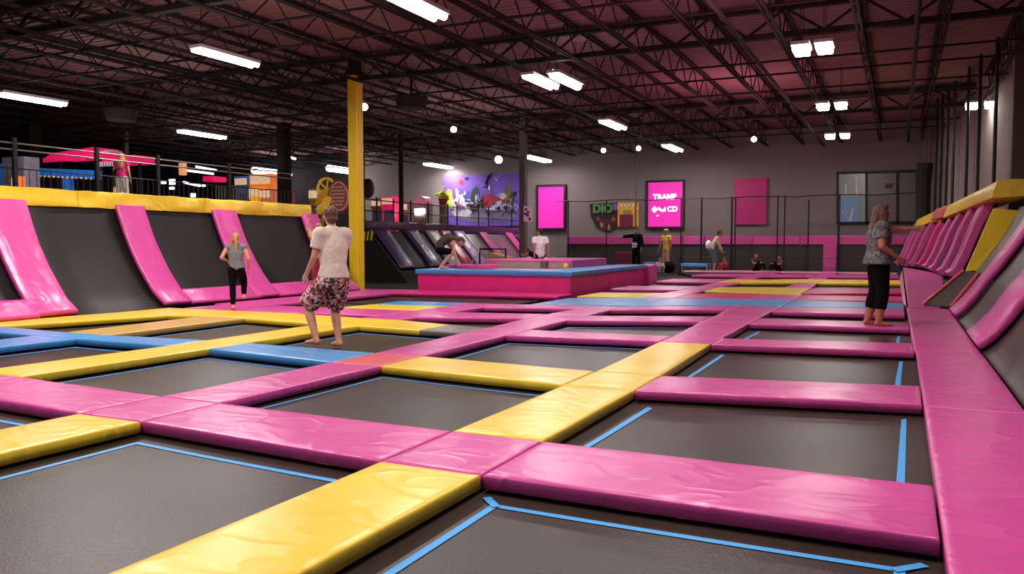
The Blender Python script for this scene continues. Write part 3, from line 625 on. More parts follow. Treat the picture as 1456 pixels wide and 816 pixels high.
# ------------------------------------------------------------------ sloping walls
PL = [(0,0), (.14,.1), (.33,.25), (.57,.53), (.81,.87), (.97,1.14), (1.1,1.4), (1.27,1.8), (1.38,2.08)]
def smoothprof(P, n=3):
    out = []
    for i in range(len(P)-1):
        p0 = P[max(i-1, 0)]; p1 = P[i]; p2 = P[i+1]; p3 = P[min(i+2, len(P)-1)]
        for k in range(n):
            t = k/n; out.append(tuple(.5*((2*p1[d])+(-p0[d]+p2[d])*t+(2*p0[d]-5*p1[d]+4*p2[d]-p3[d])*t*t+(-p0[d]+3*p1[d]-3*p2[d]+p3[d])*t**3) for d in (0, 1)))
    return out+[P[-1]]
def sweep(prof, y0, y1, fx, off, th, shear=0.0, nz=None, amp=0):
    """strip following a wall profile between y0 and y1; fx maps the outward run to world x; off lifts it off the profile"""
    P = smoothprof(prof); n = len(P); V = []; F = []
    nn = []
    for i in range(n):
        a = P[max(i-1, 0)]; b_ = P[min(i+1, n-1)]; d = Vector((b_[0]-a[0], b_[1]-a[1])).normalized(); nn.append(Vector((-d.y, d.x)))
    ys = [y0+.015*0, y0+.02, y0+(y1-y0)*.35, y0+(y1-y0)*.65, y1-.02, y1]
    for lay in (0, 1):
        for i in range(n):
            h = P[i][1]
            for k, yy in enumerate(ys):
                o = off+(th if lay == 0 else 0)-(.018 if lay == 0 and k in (0, 5) else 0)
                if lay == 0 and amp: o += noise.noise(Vector((P[i][0]*5, yy*3, h*5)))*amp
                u = P[i][0]+nn[i].x*o; z = P[i][1]+nn[i].y*o
                V.append((fx(u, yy), yy-shear*h, z))
    m = len(ys); L = n*m
    for i in range(n-1):
        for k in range(m-1):
            a = i*m+k; F.append((a, a+1, a+m+1, a+m)); F.append((L+a, L+a+m, L+a+m+1, L+a+1))
        for k in (0, m-1): a = i*m+k; F.append((a, a+m, L+a+m, L+a))
    for i in (0, n-1):
        for k in range(m-1): a = i*m+k; F.append((a, a+1, L+a+1, L+a))
    return MB().add(V, F)
def clipprof(P, z0, z1):
    out = [p for p in P if z0 <= p[1] <= z1]
    def at(z):
        for a, b_ in zip(P, P[1:]):
            if a[1] <= z <= b_[1]: t = (z-a[1])/(b_[1]-a[1]); return (a[0]+(b_[0]-a[0])*t, z)
    if out[0][1] > z0+.01: out = [at(z0)]+out
    if out[-1][1] < z1-.01: out = out+[at(z1)]
    return out
XL = -12.28
fl = lambda u, y: XL-u
yp = [(1.1,1.75), (3.5,4.15), (5.95,6.6), (8.38,9.1), (10.88,11.52), (13.3,14.0), (16.25,16.85)]
pos = ['cut off at the left edge', 'leftmost whole one', 'second from left', 'third from left, behind the girl', 'rightmost, by the yellow cap end']
pos = ['far outside the picture, nearest the viewer', 'outside the picture, second from the viewer'] + pos
for (y0, y1), lb in zip(yp, pos):
    tag(sweep(clipprof(PL, .02, 1.9), y0, y1, fl, 0, .09, .0, amp=.012).build('slope_pad', PINK, None, True), f'pink sloping pad on the left black wall, {lb}', 'slope pad', 'left wall slope pads')
names = ['outside the left picture edge, nearest the viewer', 'outside the left picture edge, second', 'at the left edge of the picture', 'largest in view, left', 'middle one behind the girl', 'right one nearest the boy']
for k in range(6):
    y0, y1 = yp[k][1], yp[k+1][0]
    t = thing('sloped_trampoline', f'black sloping wall trampoline, {names[k]}', 'wall trampoline', (XL-.6, (y0+y1)/2, FZ), 'left wall trampolines')
    sweep(clipprof(PL, .0 if k < 4 else .2, 1.95), y0-.12, y1+.12, fl, -.05, .02).build('bed', WBED, t, True)
    f = MB(); f.hexa([(XL-.4,y0-.1,FZ),(XL-1.5,y0-.1,FZ),(XL-1.5,y1+.1,FZ),(XL-.4,y1+.1,FZ),(XL-.45,y0-.1,0.1),(XL-1.5,y0-.1,1.9),(XL-1.5,y1+.1,1.9),(XL-.45,y1+.1,.1)]); f.build('frame', FRAME, t)
for (y0, y1, lb) in [(1.1,6.55,'outside the left picture edge'), (6.6,8.42,'at the left picture edge'), (11.5,13.4,'behind the girl'), (13.96,16.9,'behind the boy')]:
    tag(sweep(clipprof(PL, .0, .24), y0, y1, fl, .005, .075, amp=.008).build('base_pad', PINK, None, True), f'pink base strip along the foot of the left wall, {lb}', 'base pad', 'left wall base pads')
def capseg(P, sec, name, m, label, cat='cap pad', group=None, amp=.012):
    """section (offsets from the path in run,z) swept along path P"""
    V = []; F = []; n = len(sec); N = 26
    for i in range(N+1):
        t = i/N; p = Vector(P[0]).lerp(Vector(P[1]), t)
        for k, (dx, dz) in enumerate(sec):
            w = noise.noise(Vector((p.y*2.5, k*.7, p.x)))*amp+noise.noise(Vector((p.y*9, k*.4, 3)))*amp*.7
            V.append((p.x+dx+w, p.y, p.z+dz+w*.6))
    for i in range(N):
        for k in range(n): F.append((i*n+k, i*n+(k+1) % n, (i+1)*n+(k+1) % n, (i+1)*n+k))
    F.append(tuple(range(n))); F.append(tuple(N*n+k for k in range(n)))
    o = MB().add(V, F).build(name, m, None, True)
    o.data.set_sharp_from_angle(angle=math.radians(38)); return tag(o, label, cat, group)
CS = [(.0,-.31), (.05,-.3), (.055,-.27), (.05,-.18), (.045,-.09), (.04,-.015), (.02,.0), (-.14,.01), (-.29,.0), (-.3,-.05), (-.3,-.3)]
capY = [(.9,5.48,'length outside the left picture edge'), (5.5,10.1,'left length'), (10.12,13.1,'middle length'), (13.12,16.65,'right length by the yellow column')]
for y0, y1, lb in capY: capseg([(-13.6, y0, 2.15), (-13.6, y1, 2.15)], CS, 'cap_pad', YEL, f'yellow wrinkled cap pad on top of the left wall, {lb}', group='left wall cap pads', amp=.02)
# end face of the left wall
tag(MB().add([(fl(u,0), 16.9, z) for u, z in PL]+[(XL-1.7, 16.9, 2.05), (XL-1.7, 16.9, FZ), (XL, 16.9, FZ)]+[(fl(u,0), 16.95, z) for u, z in PL]+[(XL-1.7, 16.95, 2.05), (XL-1.7, 16.95, FZ), (XL, 16.95, FZ)],
    [tuple(range(12)), tuple(range(23, 11, -1))]+[(i, (i+1) % 12, 12+(i+1) % 12, 12+i) for i in range(12)]).build('end_panel', CHAR), 'dark end panel closing the left sloping wall', 'end panel')

# walkway and railing behind the left wall
struct(tag(MB().box((-17, 4, 1.85), (-14.0, 17.6, 1.95)).build('floor_walkway', FLOOR), 'raised walkway behind the left wall', None))
t = thing('railing', 'black railing with thin rails behind the yellow-capped left wall', 'railing', (-14.7, 11, 1.95))
for yv in (8.2, 9.7, 11.4, 12.9, 15.0): MB().box((-14.73, yv-.035, 1.95), (-14.66, yv+.035, 3.12)).build('post', BLACK, t)
for z in (3.02, 2.9): MB().tube([(-14.7, 4, z), (-14.7, 17.4, z)], .016, 6).build('rail', mat('rail metal', (120, 112, 110), .4, metal=.4), t)
p_ = MB(); yv = 4.1
while yv < 17.4: p_.tube([(-14.7, yv, 1.95), (-14.7, yv, 2.55)], .008, 4); yv += .14
p_.tube([(-14.7, 4, 2.56), (-14.7, 17.4, 2.56)], .012, 5); p_.build('pickets', BLACK, t)
_p = W(45, 200, 1, 20); column(_p.x, 20, .5, FZ, 6.2, GIRD, 'thick black post behind the railing at the far left')
_p = W(404, 240, 1, 27); column(_p.x, 27, .42, FZ, 6.2, GIRD, 'thick black post behind the railing near the yellow cap end')

# ------------------------------------------------------------------ right wall
PRR = [(0,0), (.12,.1), (.28,.3), (.45,.57), (.63,.82), (.84,1.15), (1.02,1.46), (1.22,1.9)]
fr = lambda u, y: .84+u
for y0, y1, lb in [(10.45,11.85,'nearest the viewer'), (14.8,15.8,'second, beside the glossy boards')]:
    tag(sweep(PRR, y0, y1, fr, .0, .1, amp=.02).build('slope_pad', PINK, None, True), f'pink sloping pad on the right wall, {lb}', 'slope pad', 'right wall slope pads')
for y0, y1, lb in [(4.5,10.5,'nearest, at the right picture edge'), (11.8,14.85,'between the two big pink pads'), (15.75,18.7,'beside the yellow sloping panel')]:
    t = thing('sloped_trampoline', f'dark sloping wall trampoline on the right, {lb}', 'wall trampoline', (1.4, (y0+y1)/2, FZ), 'right wall trampolines')
    sweep(PRR if y0 < 15 else clipprof(PRR, .62, 1.9), y0, y1, fr, -.05, .02).build('bed', BED, t, True)
    f = MB(); xb = 1.0 if y0 < 15 else 1.5; f.hexa([(xb,y0,FZ),(2.05,y0,FZ),(2.05,y1,FZ),(xb,y1,FZ),(xb+.02,y0,.0 if y0 < 15 else .6),(2.05,y0,1.65),(2.05,y1,1.65),(xb+.02,y1,.0 if y0 < 15 else .6)]); f.build('frame', FRAME, t)
ypan = [W(1372, 386, 1, 18.9), W(1408, 383, 1, 18.9), W(1464, 300, 1, 19.4), W(1412, 296, 1, 19.4)]
d = Vector((.12, .9, -.1))
tag(MB().hexa([p+d for p in (ypan[0], ypan[1], ypan[2], ypan[3])]+ypan).build('sloping_mat', YEL, bevel=.02), 'broad yellow sloping panel at the near end of the far ribs', 'slope panel')
# two glossy black boards leaning on the edge pad
for i, (a, b_, c, d_) in enumerate([((1312,433),(1352,437),(1392,388),(1370,385)), ((1356,437),(1374,434),(1408,389),(1398,388))]):
    q = [W(*a, 1, 17.1), W(*b_, 1, 17.1), W(*c, 1, 18.2), W(*d_, 1, 18.2)]
    for k in (0, 1): q[k].z = max(q[k].z, .02)
    t = thing('sloping_board', ['wide glossy black sloping board on the pink edge pad', 'narrow glossy black sloping board next to the second pink rib'][i], 'board', q[0])
    dn = Vector((.03, .05, -.05)); MB().hexa([p+dn for p in q]+q).build('sheet', GLOSS, t)
    e = MB()
    for k in (1, 3): e.bar(q[k], q[(k+1) % 4], .05)
    e.build('trim', [SALM, MARC][i], t)
# far ribs
RB = [((1.03,21.6,.46),(1.8,21.6,2.2)), ((.9,23.3,.46),(1.63,23.3,2.06)), ((.76,25.2,.47),(1.48,25.2,1.98)), ((.64,27,.48),(1.32,27,1.86)), ((.5,29,.48),(1.16,29,1.84)), ((.3,30.9,.46),(.98,30.9,1.86)), ((.12,32.6,.42),(.8,32.6,1.8)), ((-.02,34.2,.4),(.64,34.2,1.75)), ((-.15,35.6,.38),(.5,35.6,1.72))]
def ribpts(a, b_):
    a = Vector(a); b_ = Vector(b_); return [a, a.lerp(b_, .08)+Vector((.05,0,-.05)), a.lerp(b_, .3)+Vector((.05,0,-.05)), a.lerp(b_, .65), b_]
for i, (a, b_) in enumerate(RB):
    P = ribpts(a, b_); V = []; F = []; hw = .3 if i else .4
    for p in P:
        for dy, dx, dz in ((-hw, -.06, .05), (-hw, .1, -.08), (hw, .1, -.08), (hw, -.06, .05)): V.append((p.x+dx-.04*dy, p.y+dy, p.z+dz))
    for k in range(len(P)-1):
        for s_ in range(4): F.append((k*4+s_, k*4+(s_+1) % 4, k*4+4+(s_+1) % 4, k*4+4+s_))
    F.append((0, 1, 2, 3)); F.append(tuple(len(P)*4-4+s_ for s_ in range(4)))
    tag(MB().add(V, F).build('slope_pad', PINK if i != 4 else MAG, bevel=.03), f'{"pink" if i != 4 else "magenta"} far rib on the right wall, {ORD[i]} from the yellow panel', 'slope pad', 'far right ribs')
for i in range(len(RB)-1):
    a, b_ = RB[i], RB[i+1]; o = Vector((.08, 0, -.06))
    t = thing('sloped_trampoline', f'dark trampoline strip between {ORD[i]} and {ORD[i+1]} far right ribs', 'wall trampoline', Vector(a[0]), 'far right wall trampolines')
    q = [Vector(a[0])+o, Vector(b_[0])+o, Vector(b_[1])+o, Vector(a[1])+o]; dn = Vector((.04, 0, -.03))
    MB().hexa([p+dn for p in q]+q).build('bed', WBED, t)
    MB().bar(Vector(a[1])+o*2, Vector(b_[1])+o*2, .06).build('frame', FRAME, t)
tag(MB().hexa([(.3,19,FZ),(1.75,19,FZ),(.9,36.4,FZ),(-.3,36.4,FZ),(1.12,19.8,.3),(1.75,19.8,.3),(.9,36.4,.3),(.05,36.4,.3)]).build('plinth', FRAME), 'dark base under the far right ribs', 'wall base')
CSR = [(-.14,-.36), (-.17,-.35), (-.175,-.3), (-.13,-.15), (-.09,-.03), (-.06,.0), (.2,.01), (.5,.0), (.52,-.02), (.52,-.34)]
capseg([(1.86, 19.4, 2.48), (1.32, 27.6, 2.3)], CSR, 'cap_pad', YEL, 'yellow cap pad on the right wall, near length', group='right wall cap pads', amp=.02)
capseg([(1.3, 27.7, 2.32), (1.1, 30.4, 2.3)], CSR, 'cap_pad', SALM, 'salmon cap pad on the right wall between two yellow ones', group='right wall cap pads')
capseg([(1.08, 30.5, 2.24), (.62, 36.2, 2.1)], CSR, 'cap_pad', YEL, 'yellow cap pad on the right wall, far length', group='right wall cap pads')
# net poles by the right wall
for i, (px, pt) in enumerate([(1326,215), (1333,212), (1341,205), (1350,170), (1369,155), (1385,135), (1408,95)]):
    r = Vector((px-728, 0, -FPX)); k = r.dot(CX)/r.dot(CY); yv = (2.55+.108*19)/(k+.108); xv = k*yv
    tag(MB().tube([(xv, yv, FZ), (xv, yv, 6.25)], .045, 8).build('net_pole', BLACK), f'tall black net pole along the right wall, {ORD[i]} from the back corner', 'pole', 'right wall net poles')

# ------------------------------------------------------------------ back wall furniture
def panelY(px0, py0, px1, py1, Y, th, m, name, parent=None, fr=None):
    a = W(px0, py0, 1, Y); b_ = W(px1, py1, 1, Y); z0, z1 = sorted((a.z, b_.z)); x0, x1 = sorted((a.x, b_.x))
    return MB().box((x0, Y-th, z0), (x1, Y, z1)).build(name, m, parent), (x0, x1, z0, z1)
def text(s_, x, y, z, size, m, name, parent, ext=.01, sx=1):
    cu = bpy.data.curves.new('t', 'FONT'); cu.body = s_; cu.size = size; cu.extrude = ext; cu.align_x = 'CENTER'; cu.align_y = 'CENTER'; cu.offset = size*.045
    o = bpy.data.objects.new('t', cu); COL.objects.link(o); bpy.context.view_layer.update()
    me = bpy.data.meshes.new_from_object(o.evaluated_get(bpy.context.evaluated_depsgraph_get())); bpy.data.objects.remove(o)
    me.transform(Matrix.Translation((x, y, z)) @ Matrix.Rotation(PI/2, 4, 'X') @ Matrix.Scale(sx, 4, (1, 0, 0))); me.materials.clear(); me.materials.append(m)
    ob = bpy.data.objects.new(name, me); COL.objects.link(ob)
    if parent: ob.parent = parent; ob.matrix_parent_inverse = Matrix.Translation(-parent.location)
    return ob
BAN = mat('emissive pink banner', (226, 44, 168), .4, emit=.55, bump=.2, bscale=2); BAN2 = mat('dull pink banner', (176, 26, 102), .5, bump=.2, bscale=2, emit=.08)  # poster colours carry emission of their own; the sheets are no lamps
BFR = mat('banner frame', (34, 26, 30), .5)
def banner(px0, py0, px1, py1, m, label, frame=True):
    a = W(px0, py1, 1, 38.35); t = thing('banner', label, 'banner', a, 'pink wall banners')
    o, (x0, x1, z0, z1) = panelY(px0, py0, px1, py1, 38.49, .13, m, 'sheet', t)
    if frame:
        f = MB(); w = .1
        f.box((x0-w, 38.3, z0-w), (x0, 38.48, z1+w)); f.box((x1, 38.3, z0-w), (x1+w, 38.48, z1+w)); f.box((x0, 38.3, z1), (x1, 38.48, z1+w)); f.box((x0, 38.3, z0-w), (x1, 38.48, z0)); f.build('frame', BFR, t)
    return t, (x0, x1, z0, z1)
banner(767, 266, 803, 324, BAN, 'framed pink banner without lettering left of the graffiti panel')
t, (x0, x1, z0, z1) = banner(923, 260, 971, 322, BAN, 'framed bright pink banner with white lettering TRAMP')
xc = (x0+x1)/2-.03; wd = x1-x0
LET = mat('emissive white lettering', (250, 240, 250), .5, emit=.9)  # emission added so the painted letters read white, not grey
text('TRAMP', xc, 38.355, z0+(z1-z0)*.665, .36, LET, 'lettering', t, sx=.98)
g = MB(); zc = z0+(z1-z0)*.39
def diamond(cx, w, h): g.poly([(cx-w, 38.35, zc), (cx, 38.35, zc-h), (cx+w, 38.35, zc), (cx, 38.35, zc+h)])
diamond(xc-.48, .17, .17); g.poly([(xc-.3,38.35,zc+.14),(xc-.1,38.35,zc-.02),(xc-.1,38.35,zc-.13),(xc-.3,38.35,zc-.02)]); g.poly([(xc-.1,38.35,zc-.02),(xc+.06,38.35,zc+.13),(xc+.06,38.35,zc-.1),(xc-.1,38.35,zc-.13)])
g.poly([(xc-.4, 38.35, zc-.3), (xc-.32, 38.35, zc-.34), (xc-.26, 38.35, zc-.29), (xc-.32, 38.35, zc-.25)])
g.build('emblem', LET, t); text('CD', xc+.38, 38.355, zc, .34, LET, 'lettering', t)
banner(1045, 254, 1090, 319, BAN2, 'plain dull dark pink banner without frame', False)
# mural
def flat(px, py, Y): return tuple(W(px, py, 1, Y))
MUR = [mat('mural purple', (122, 88, 196), .7, var=.35, vscale=.5), mat('mural black', (26, 22, 34), .7), mat('mural lime', (196, 206, 60), .7, var=.2, vscale=5), mat('mural white', (214, 208, 226), .7, var=.15, vscale=4),
       mat('mural red', (176, 42, 66), .7, var=.2, vscale=4), mat('mural green', (44, 74, 52), .7, var=.2, vscale=4), mat('mural olive', (122, 116, 52), .7, var=.25, vscale=6), mat('mural grey', (128, 120, 150), .7, var=.15, vscale=3), mat('mural blue', (86, 92, 190), .7, var=.2, vscale=3)]
b = MB(); _a = W(631, 322, 1, 38.45); _b = W(739, 246, 1, 38.45); b.box((_a.x, 38.38, _a.z), (_b.x, 38.495, _b.z))
def blob(px, py, rx, ry, mi, Y, n=14, jag=.25, sd=1):
    rr = random.Random(sd*31+int(px)); pts = []
    for k in range(n):
        a = 2*PI*k/n; q = 1+rr.uniform(-jag, jag); pts.append(flat(px+rx*q*math.cos(a), py-ry*q*math.sin(a), Y))
    b.poly(pts, mi)
for k, (px, py, rx, ry, mi, jg) in enumerate([(690,302,48,14,7,.2), (660,295,18,15,3,.35), (638,284,7,13,2,.3), (656,259,3.4,3.8,4,.1), (664,254,3,2.5,1,.3), (662,278,6,6,8,.5), (676,282,6,17,5,.2), (679,285,3.4,9,3,.2), (679,292,3,5,1,.2),
    (697,284,9,9,4,.5), (694,293,4,8,4,.5), (708,285,7,4,4,.5), (712,292,12,5,3,.45), (721,277,6,15,6,.15), (715,279,5,5,3,.2), (728,282,4,9,5,.4), (672,296,4,6,1,.5), (686,288,4,8,1,.4), (703,298,10,4,3,.5), (650,275,3,8,3,.4), (732,276,3,3,1,.4)]):
    blob(px, py, rx, ry, mi, 38.375-.002*k, jag=jg, sd=k)
rr = random.Random(21)
for k in range(70):
    px = rr.uniform(641, 737); py = 300-abs(rr.gauss(0, 12)); blob(px, py, rr.uniform(.8, 3), rr.uniform(.8, 4), rr.choice([1, 3, 3, 7, 4, 8, 5, 0]), 38.33-.0004*k, 7, .6, k)
for k in range(26):
    px = rr.uniform(650, 734); py = rr.uniform(278, 306); b.bar(flat(px, py, 38.29), flat(px+rr.uniform(-6, 6), py+rr.uniform(-6, 6), 38.29), .05, .02, rr.choice([1, 1, 3, 4]))
for path, w in ((((698,248),(692,258),(693,265),(687,266)), .14), (((690,262),(694,250),(700,246)), .1), (((702,250),(706,257),(712,248)), .05)):
    for p, q in zip(path, path[1:]): b.bar(flat(*p, 38.36), flat(*q, 38.36), w, .02, 3 if w < .08 else 1)
tag(b.build('mural', MUR), 'purple graffiti mural on the back wall left of the grey column', 'mural')
# graffiti panel and yellow marquee
t = thing('graffiti_panel', 'dark graffiti panel with green and red letters left of the framed banner', 'graffiti panel', flat(860, 330, 38.4))
b = MB(); b.poly([flat(*p, 38.42) for p in ((838,290),(878,288),(879,322),(868,330),(848,324),(840,308))]); blob(874, 294, 4.5, 5, 1, 38.415, jag=.2); blob(858,318,9,7,2,38.415,jag=.5)
for k, p in enumerate([(850,312),(856,320),(862,314),(866,322),(872,312)]): blob(*p, 2.2, 4.5, 3+(k % 2), 38.41, 8, .5, k)
b.build('painted_sheet', [mat('graffiti dark', (46, 36, 36), .8), MUR[0], mat('graffiti maroon', (92, 28, 44), .8), MUR[4], mat('graffiti ochre', (170, 132, 80), .8)], t)
c = W(857, 297, 1, 38.38); text('DIO', c.x, 38.37, c.z, .56, mat('graffiti green', (92, 150, 84), .7), 'lettering', t)
t = thing('marquee_sign', 'yellow bordered sign with maroon centre beside the graffiti panel', 'sign', flat(894, 328, 38.4))
panelY(879, 288, 908, 322, 38.44, .06, mat('marquee yellow', (216, 160, 40), .6, var=.3, vscale=6, emit=.12), 'border', t); panelY(881, 305, 900, 323, 38.37, .02, mat('marquee maroon', (122, 30, 56), .6), 'centre', t); panelY(886, 299, 898, 304, 38.37, .02, mat('marquee grey', (128, 140, 120), .6), 'window', t)
b = MB()
for k, (px, w) in enumerate([(884,3),(889,3),(894,4),(900,3)]): a_ = W(px, 292, 1, 38.36); b.ball(a_, (.05*w/3, .01, .07), n=5)
b.build('white_marks', WHITE, t)
# pink band, dark lower panels
segs = [(806,872),(872,938),(938,1002),(1002,1070),(1070,1138),(1138,1192),(1192,1252),(1252,1306)]
for i, (a, b_) in enumerate(segs):
    pa, pb = W(a, 345, 1, 37.0), W(b_, 345, 1, 37.0)
    tag(MB().box((pa.x+.01, 36.9, 1.12), (pb.x-.01, 37.1, 1.5)).build('back_pad', PINK, bevel=.03), f'pink wall pad strip along the back, {ORD[i]} from left', 'wall pad', 'back wall pad strip')
    tag(MB().box((pa.x+.01, 36.98, FZ), (pb.x-.01, 37.08, 1.12)).build('crash_mat', CHAR), f'dark panel below the back pink strip, {ORD[i]} from left', 'wall panel', 'back wall dark panels')
pa, pb = W(1171, 345, 1, 36.9), W(1190, 345, 1, 36.9)
tag(MB().box((pa.x, 36.82, FZ), (pb.x, 36.9, 1.14)).build('back_pad', PINK, bevel=.02), 'upright pink wall pad below the back strip, left of the window', 'wall pad')
# net
NET = netmat('black netting', (24, 22, 24), .09)
t = thing('safety_net', 'black safety net on posts along the back wall', 'net', (-7, 36.5, FZ))
for px in (808, 862, 968, 997, 1040, 1045, 1105, 1115, 1149, 1192, 1302):
    x = W(px, 345, 1, 36.5).x; MB().tube([(x, 36.5, FZ), (x, 36.5, 3.2 if px != 1149 else 3.0)], .03 if px not in (1040, 1192, 997) else .045, 6).build('post', BLACK, t)
x0 = W(790, 345, 1, 36.5).x; x1 = W(1303, 345, 1, 36.5).x; pts = []
for k in range(41): u = k/40; pts.append((x0+(x1-x0)*u, 36.5, 3.13+.06*abs(math.cos(u*PI*5))))
MB().tube(pts, .022, 6).build('top_rope', BLACK, t); MB().tube([(x0, 36.5, .55), (x1, 36.5, .55)], .012, 5).build('lower_rope', BLACK, t)
b = MB(); b.add([(p[0], p[1], FZ) for p in pts]+pts, [(i, i+1, 42+i, 41+i) for i in range(40)]); b.build('netting', NET, t)
x = W(904, 300, 1, 36.4).x; tag(MB().tube([(x, 36.4, FZ), (x, 36.4, 6.2)], .045, 8).build('net_pole', mat('pole grey', (70, 64, 64), .5)), 'thin tall grey pole left of the framed banner', 'pole')
# window
MUL = BLACK
t = bpy.data.objects.new('window_1', None); COL.objects.link(t); t.location = W(1248, 318, 1, 38.45); t['flat'] = 1; t['kind'] = 'structure'; t['label'] = 'black framed window on the back wall at right'
GL = mat('window pane', (146, 152, 146), .15, emit=.05); GLB = mat('blue lit pane', (96, 120, 150), .2, emit=.25); GLD = mat('grey pane', (112, 104, 104), .25)
panelY(1192, 247, 1231, 280, 38.48, .02, GL, 'pane', t); panelY(1192, 281, 1222, 316, 38.48, .02, GLB, 'pane', t); panelY(1222, 281, 1232, 316, 38.48, .02, GL, 'pane', t); panelY(1233, 247, 1275, 316, 38.48, .02, GLD, 'pane', t); panelY(1276, 246, 1303, 315, 38.48, .02, GLD, 'pane', t)
b = MB()
for px in (1191, 1232, 1276, 1304): b.bar(flat(px, 318, 38.44), flat(px, 245, 38.44), .1)
b.bar(flat(1190, 246, 38.44), flat(1305, 243, 38.44), .1); b.bar(flat(1190, 317, 38.44), flat(1305, 316, 38.44), .1); b.build('window_frame', MUL, t)
b = MB()
for p, q in (((1203,262),(1203,276)), ((1197,300),(1209,314)), ((1213,296),(1209,314)), ((1218,250),(1218,276))): b.bar(flat(*p, 38.42), flat(*q, 38.42), .07, .02)
b.build('white_reflection', WHITE, t)
a_ = W(1263, 264, 1, 38.4); tag(MB().tube([a_+Vector((-.13,0,0)), a_+Vector((.13,0,0))], .09, 10).build('alarm_box', mat('alarm red', (110, 70, 76), .5)), 'small reddish alarm box on the right window pane', 'alarm')
# gathered netting bundle in the corner
t = thing('net_bundle', 'dark gathered netting hanging in the back right corner', 'net bundle', W(1316, 330, 1, 36.2))
b = MB(); ca = W(1315, 232, 1, 35.9); cb = W(1311, 330, 1, 35.9)
b.tube([ca, ca.lerp(cb, .3), ca.lerp(cb, .7), cb], [.3, .24, .26, .3], 10); b.build('netting', mat('dark netting', (30, 26, 27), .9, bump=.8, bscale=6), t)
for dx in (-.15, .05, .2): MB().tube([ca+Vector((dx,0,-.1)), ca+Vector((dx,0,6.3-ca.z))], .025, 5).build('rope', mat('rope', (96, 78, 74), .8), t)
# things at the back
a_ = W(893, 371, 1, 35.2); tag(MB().box((a_.x-.5, 34.95, FZ), (a_.x+.42, 35.6, .78)).build('box', mat('maroon box', (112, 26, 62), .6), bevel=.03), 'maroon box in front of the person in black shirt', 'box')
a_ = W(951, 380, 1, 34.2); tag(MB().ball((a_.x, 34.2, .16), .26).build('ball', BLKC, None, True), 'black ball beside the crouching child', 'ball')
t = thing('low_trampoline', 'low blue bench trampoline beside the person in beige shirt', 'small trampoline', W(987, 385, 1, 35.6))
a_, b_ = W(970, 380, 1, 35.6), W(1008, 380, 1, 35.6); MB().box((a_.x, 35.3, .16), (b_.x, 36.1, .3)).build('top', BLUE, t, bevel=.03); b = MB()
for x in (a_.x+.05, b_.x-.05): b.tube([(x, 35.4, FZ), (x, 35.4, .18)], .03, 6); b.tube([(x, 36, FZ), (x, 36, .18)], .03, 6)
b.build('legs', HOUS, t)

# ------------------------------------------------------------------ raised platform
t = thing('platform', 'raised pink-sided platform with blue padded rim', 'platform', (-9.1, 21.2, FZ))
X0, X1, Y0, Y1 = -11.2, -7.0, 17.95, 24.6
for q, nm in (([(X0,Y0),(X1,Y0)], 'f'), ([(X1,Y0),(X1-.15,Y1)], 'r'), ([(X1-.15,Y1),(X0,Y1)], 'b'), ([(X0,Y1),(X0,Y0)], 'l')):
    N = 40; V = []; F = []
    for i in range(N+1):
        p = Vector(q[0]).lerp(Vector(q[1]), i/N)
        for z in (FZ, .1, .25, .4): w = .02*noise.noise(Vector((p.x*2.3, p.y*2.3, z*4))); V.append((p.x+w, p.y+w, z))
    for i in range(N):
        for k in range(3): F.append((i*4+k, i*4+4+k, i*4+5+k, i*4+k+1))
    MB().add(V, F).build('side_cover', MAG, t, True)
for q in ([(X0-.05,Y0-.05),(X1+.05,Y0-.05),(X1+.05,Y0+.75),(X0-.05,Y0+.75)], [(X1-.95,Y0+.76),(X1+.05,Y0+.76),(X1-.1,Y1+.05),(X1-1.0,Y1+.05)], [(X0-.05,Y0+.76),(X0+.6,Y0+.76),(X0+.6,Y1+.05),(X0-.05,Y1+.05)]):
    PADN[0] += 1; padmesh([(p[0], p[1], .52) for p in q], .13, PADN[0]).build('rim_pad', BLUE, t, True)
MB().box((X0+.6, Y0+.76, .3), (X1-1.0, Y1, .5)).build('deck', LAV, t)
t = thing('platform_tier', 'low pink upper tier on the platform with two grey front panels', 'platform tier', (-9, 21, .44))
MB().hexa([(-10.6,20.5,.505),(-7.95,20.5,.505),(-7.95,23.4,.505),(-10.6,23.4,.505),(-10.6,20.5,.74),(-7.95,20.5,.74),(-7.95,23.4,.74),(-10.6,23.4,.74)]).build('block', PINK, t, bevel=.03)
GP = mat('grey board', (146, 136, 126), .6, var=.1)
b = MB(); b.hexa([(-10.1,20.44,.51),(-8.85,20.44,.51),(-8.85,20.5,.51),(-10.1,20.5,.51),(-10.2,20.44,.66),(-8.85,20.44,.66),(-8.85,20.5,.66),(-10.2,20.5,.66)]); b.build('front_panel', GP, t)
MB().box((-8.83,20.40,.51),(-8.65,20.5,.7)).build('post', mat('dark grey', (84,78,74), .6), t); MB().box((-8.6,20.44,.51),(-8.0,20.5,.65)).build('front_panel', GP, t)
MB().ball((-8.1,20.42,.58), (.07,.03,.07), n=6).build('yellow_knob', YEL, t, True)
tag(MB().hexa([(-7.25,24.75,FZ),(-6.95,24.75,FZ),(-7.2,26.3,FZ),(-7.6,26.3,FZ),(-7.25,24.75,.5),(-6.95,24.75,.5),(-7.2,26.3,.5),(-7.6,26.3,.5)]).build('block_pad', PINK, bevel=.03), 'small pink block pad behind the platform right corner', 'block pad')
tag(MB().box((-7.55,25.9,.5),(-7.2,26.2,.56)).build('mat', BLUE), 'small blue mat on the pink block pad', 'mat')
b = MB(); q = [(-10.9,18.9),(-9.9,19.3)]
pad([(-10.95,18.9,.62),(-9.75,18.9,.62),(-9.75,19.8,.62),(-10.95,19.8,.62)], PINK, 'small pink cushion on the platform beside the bent person', th=.1)

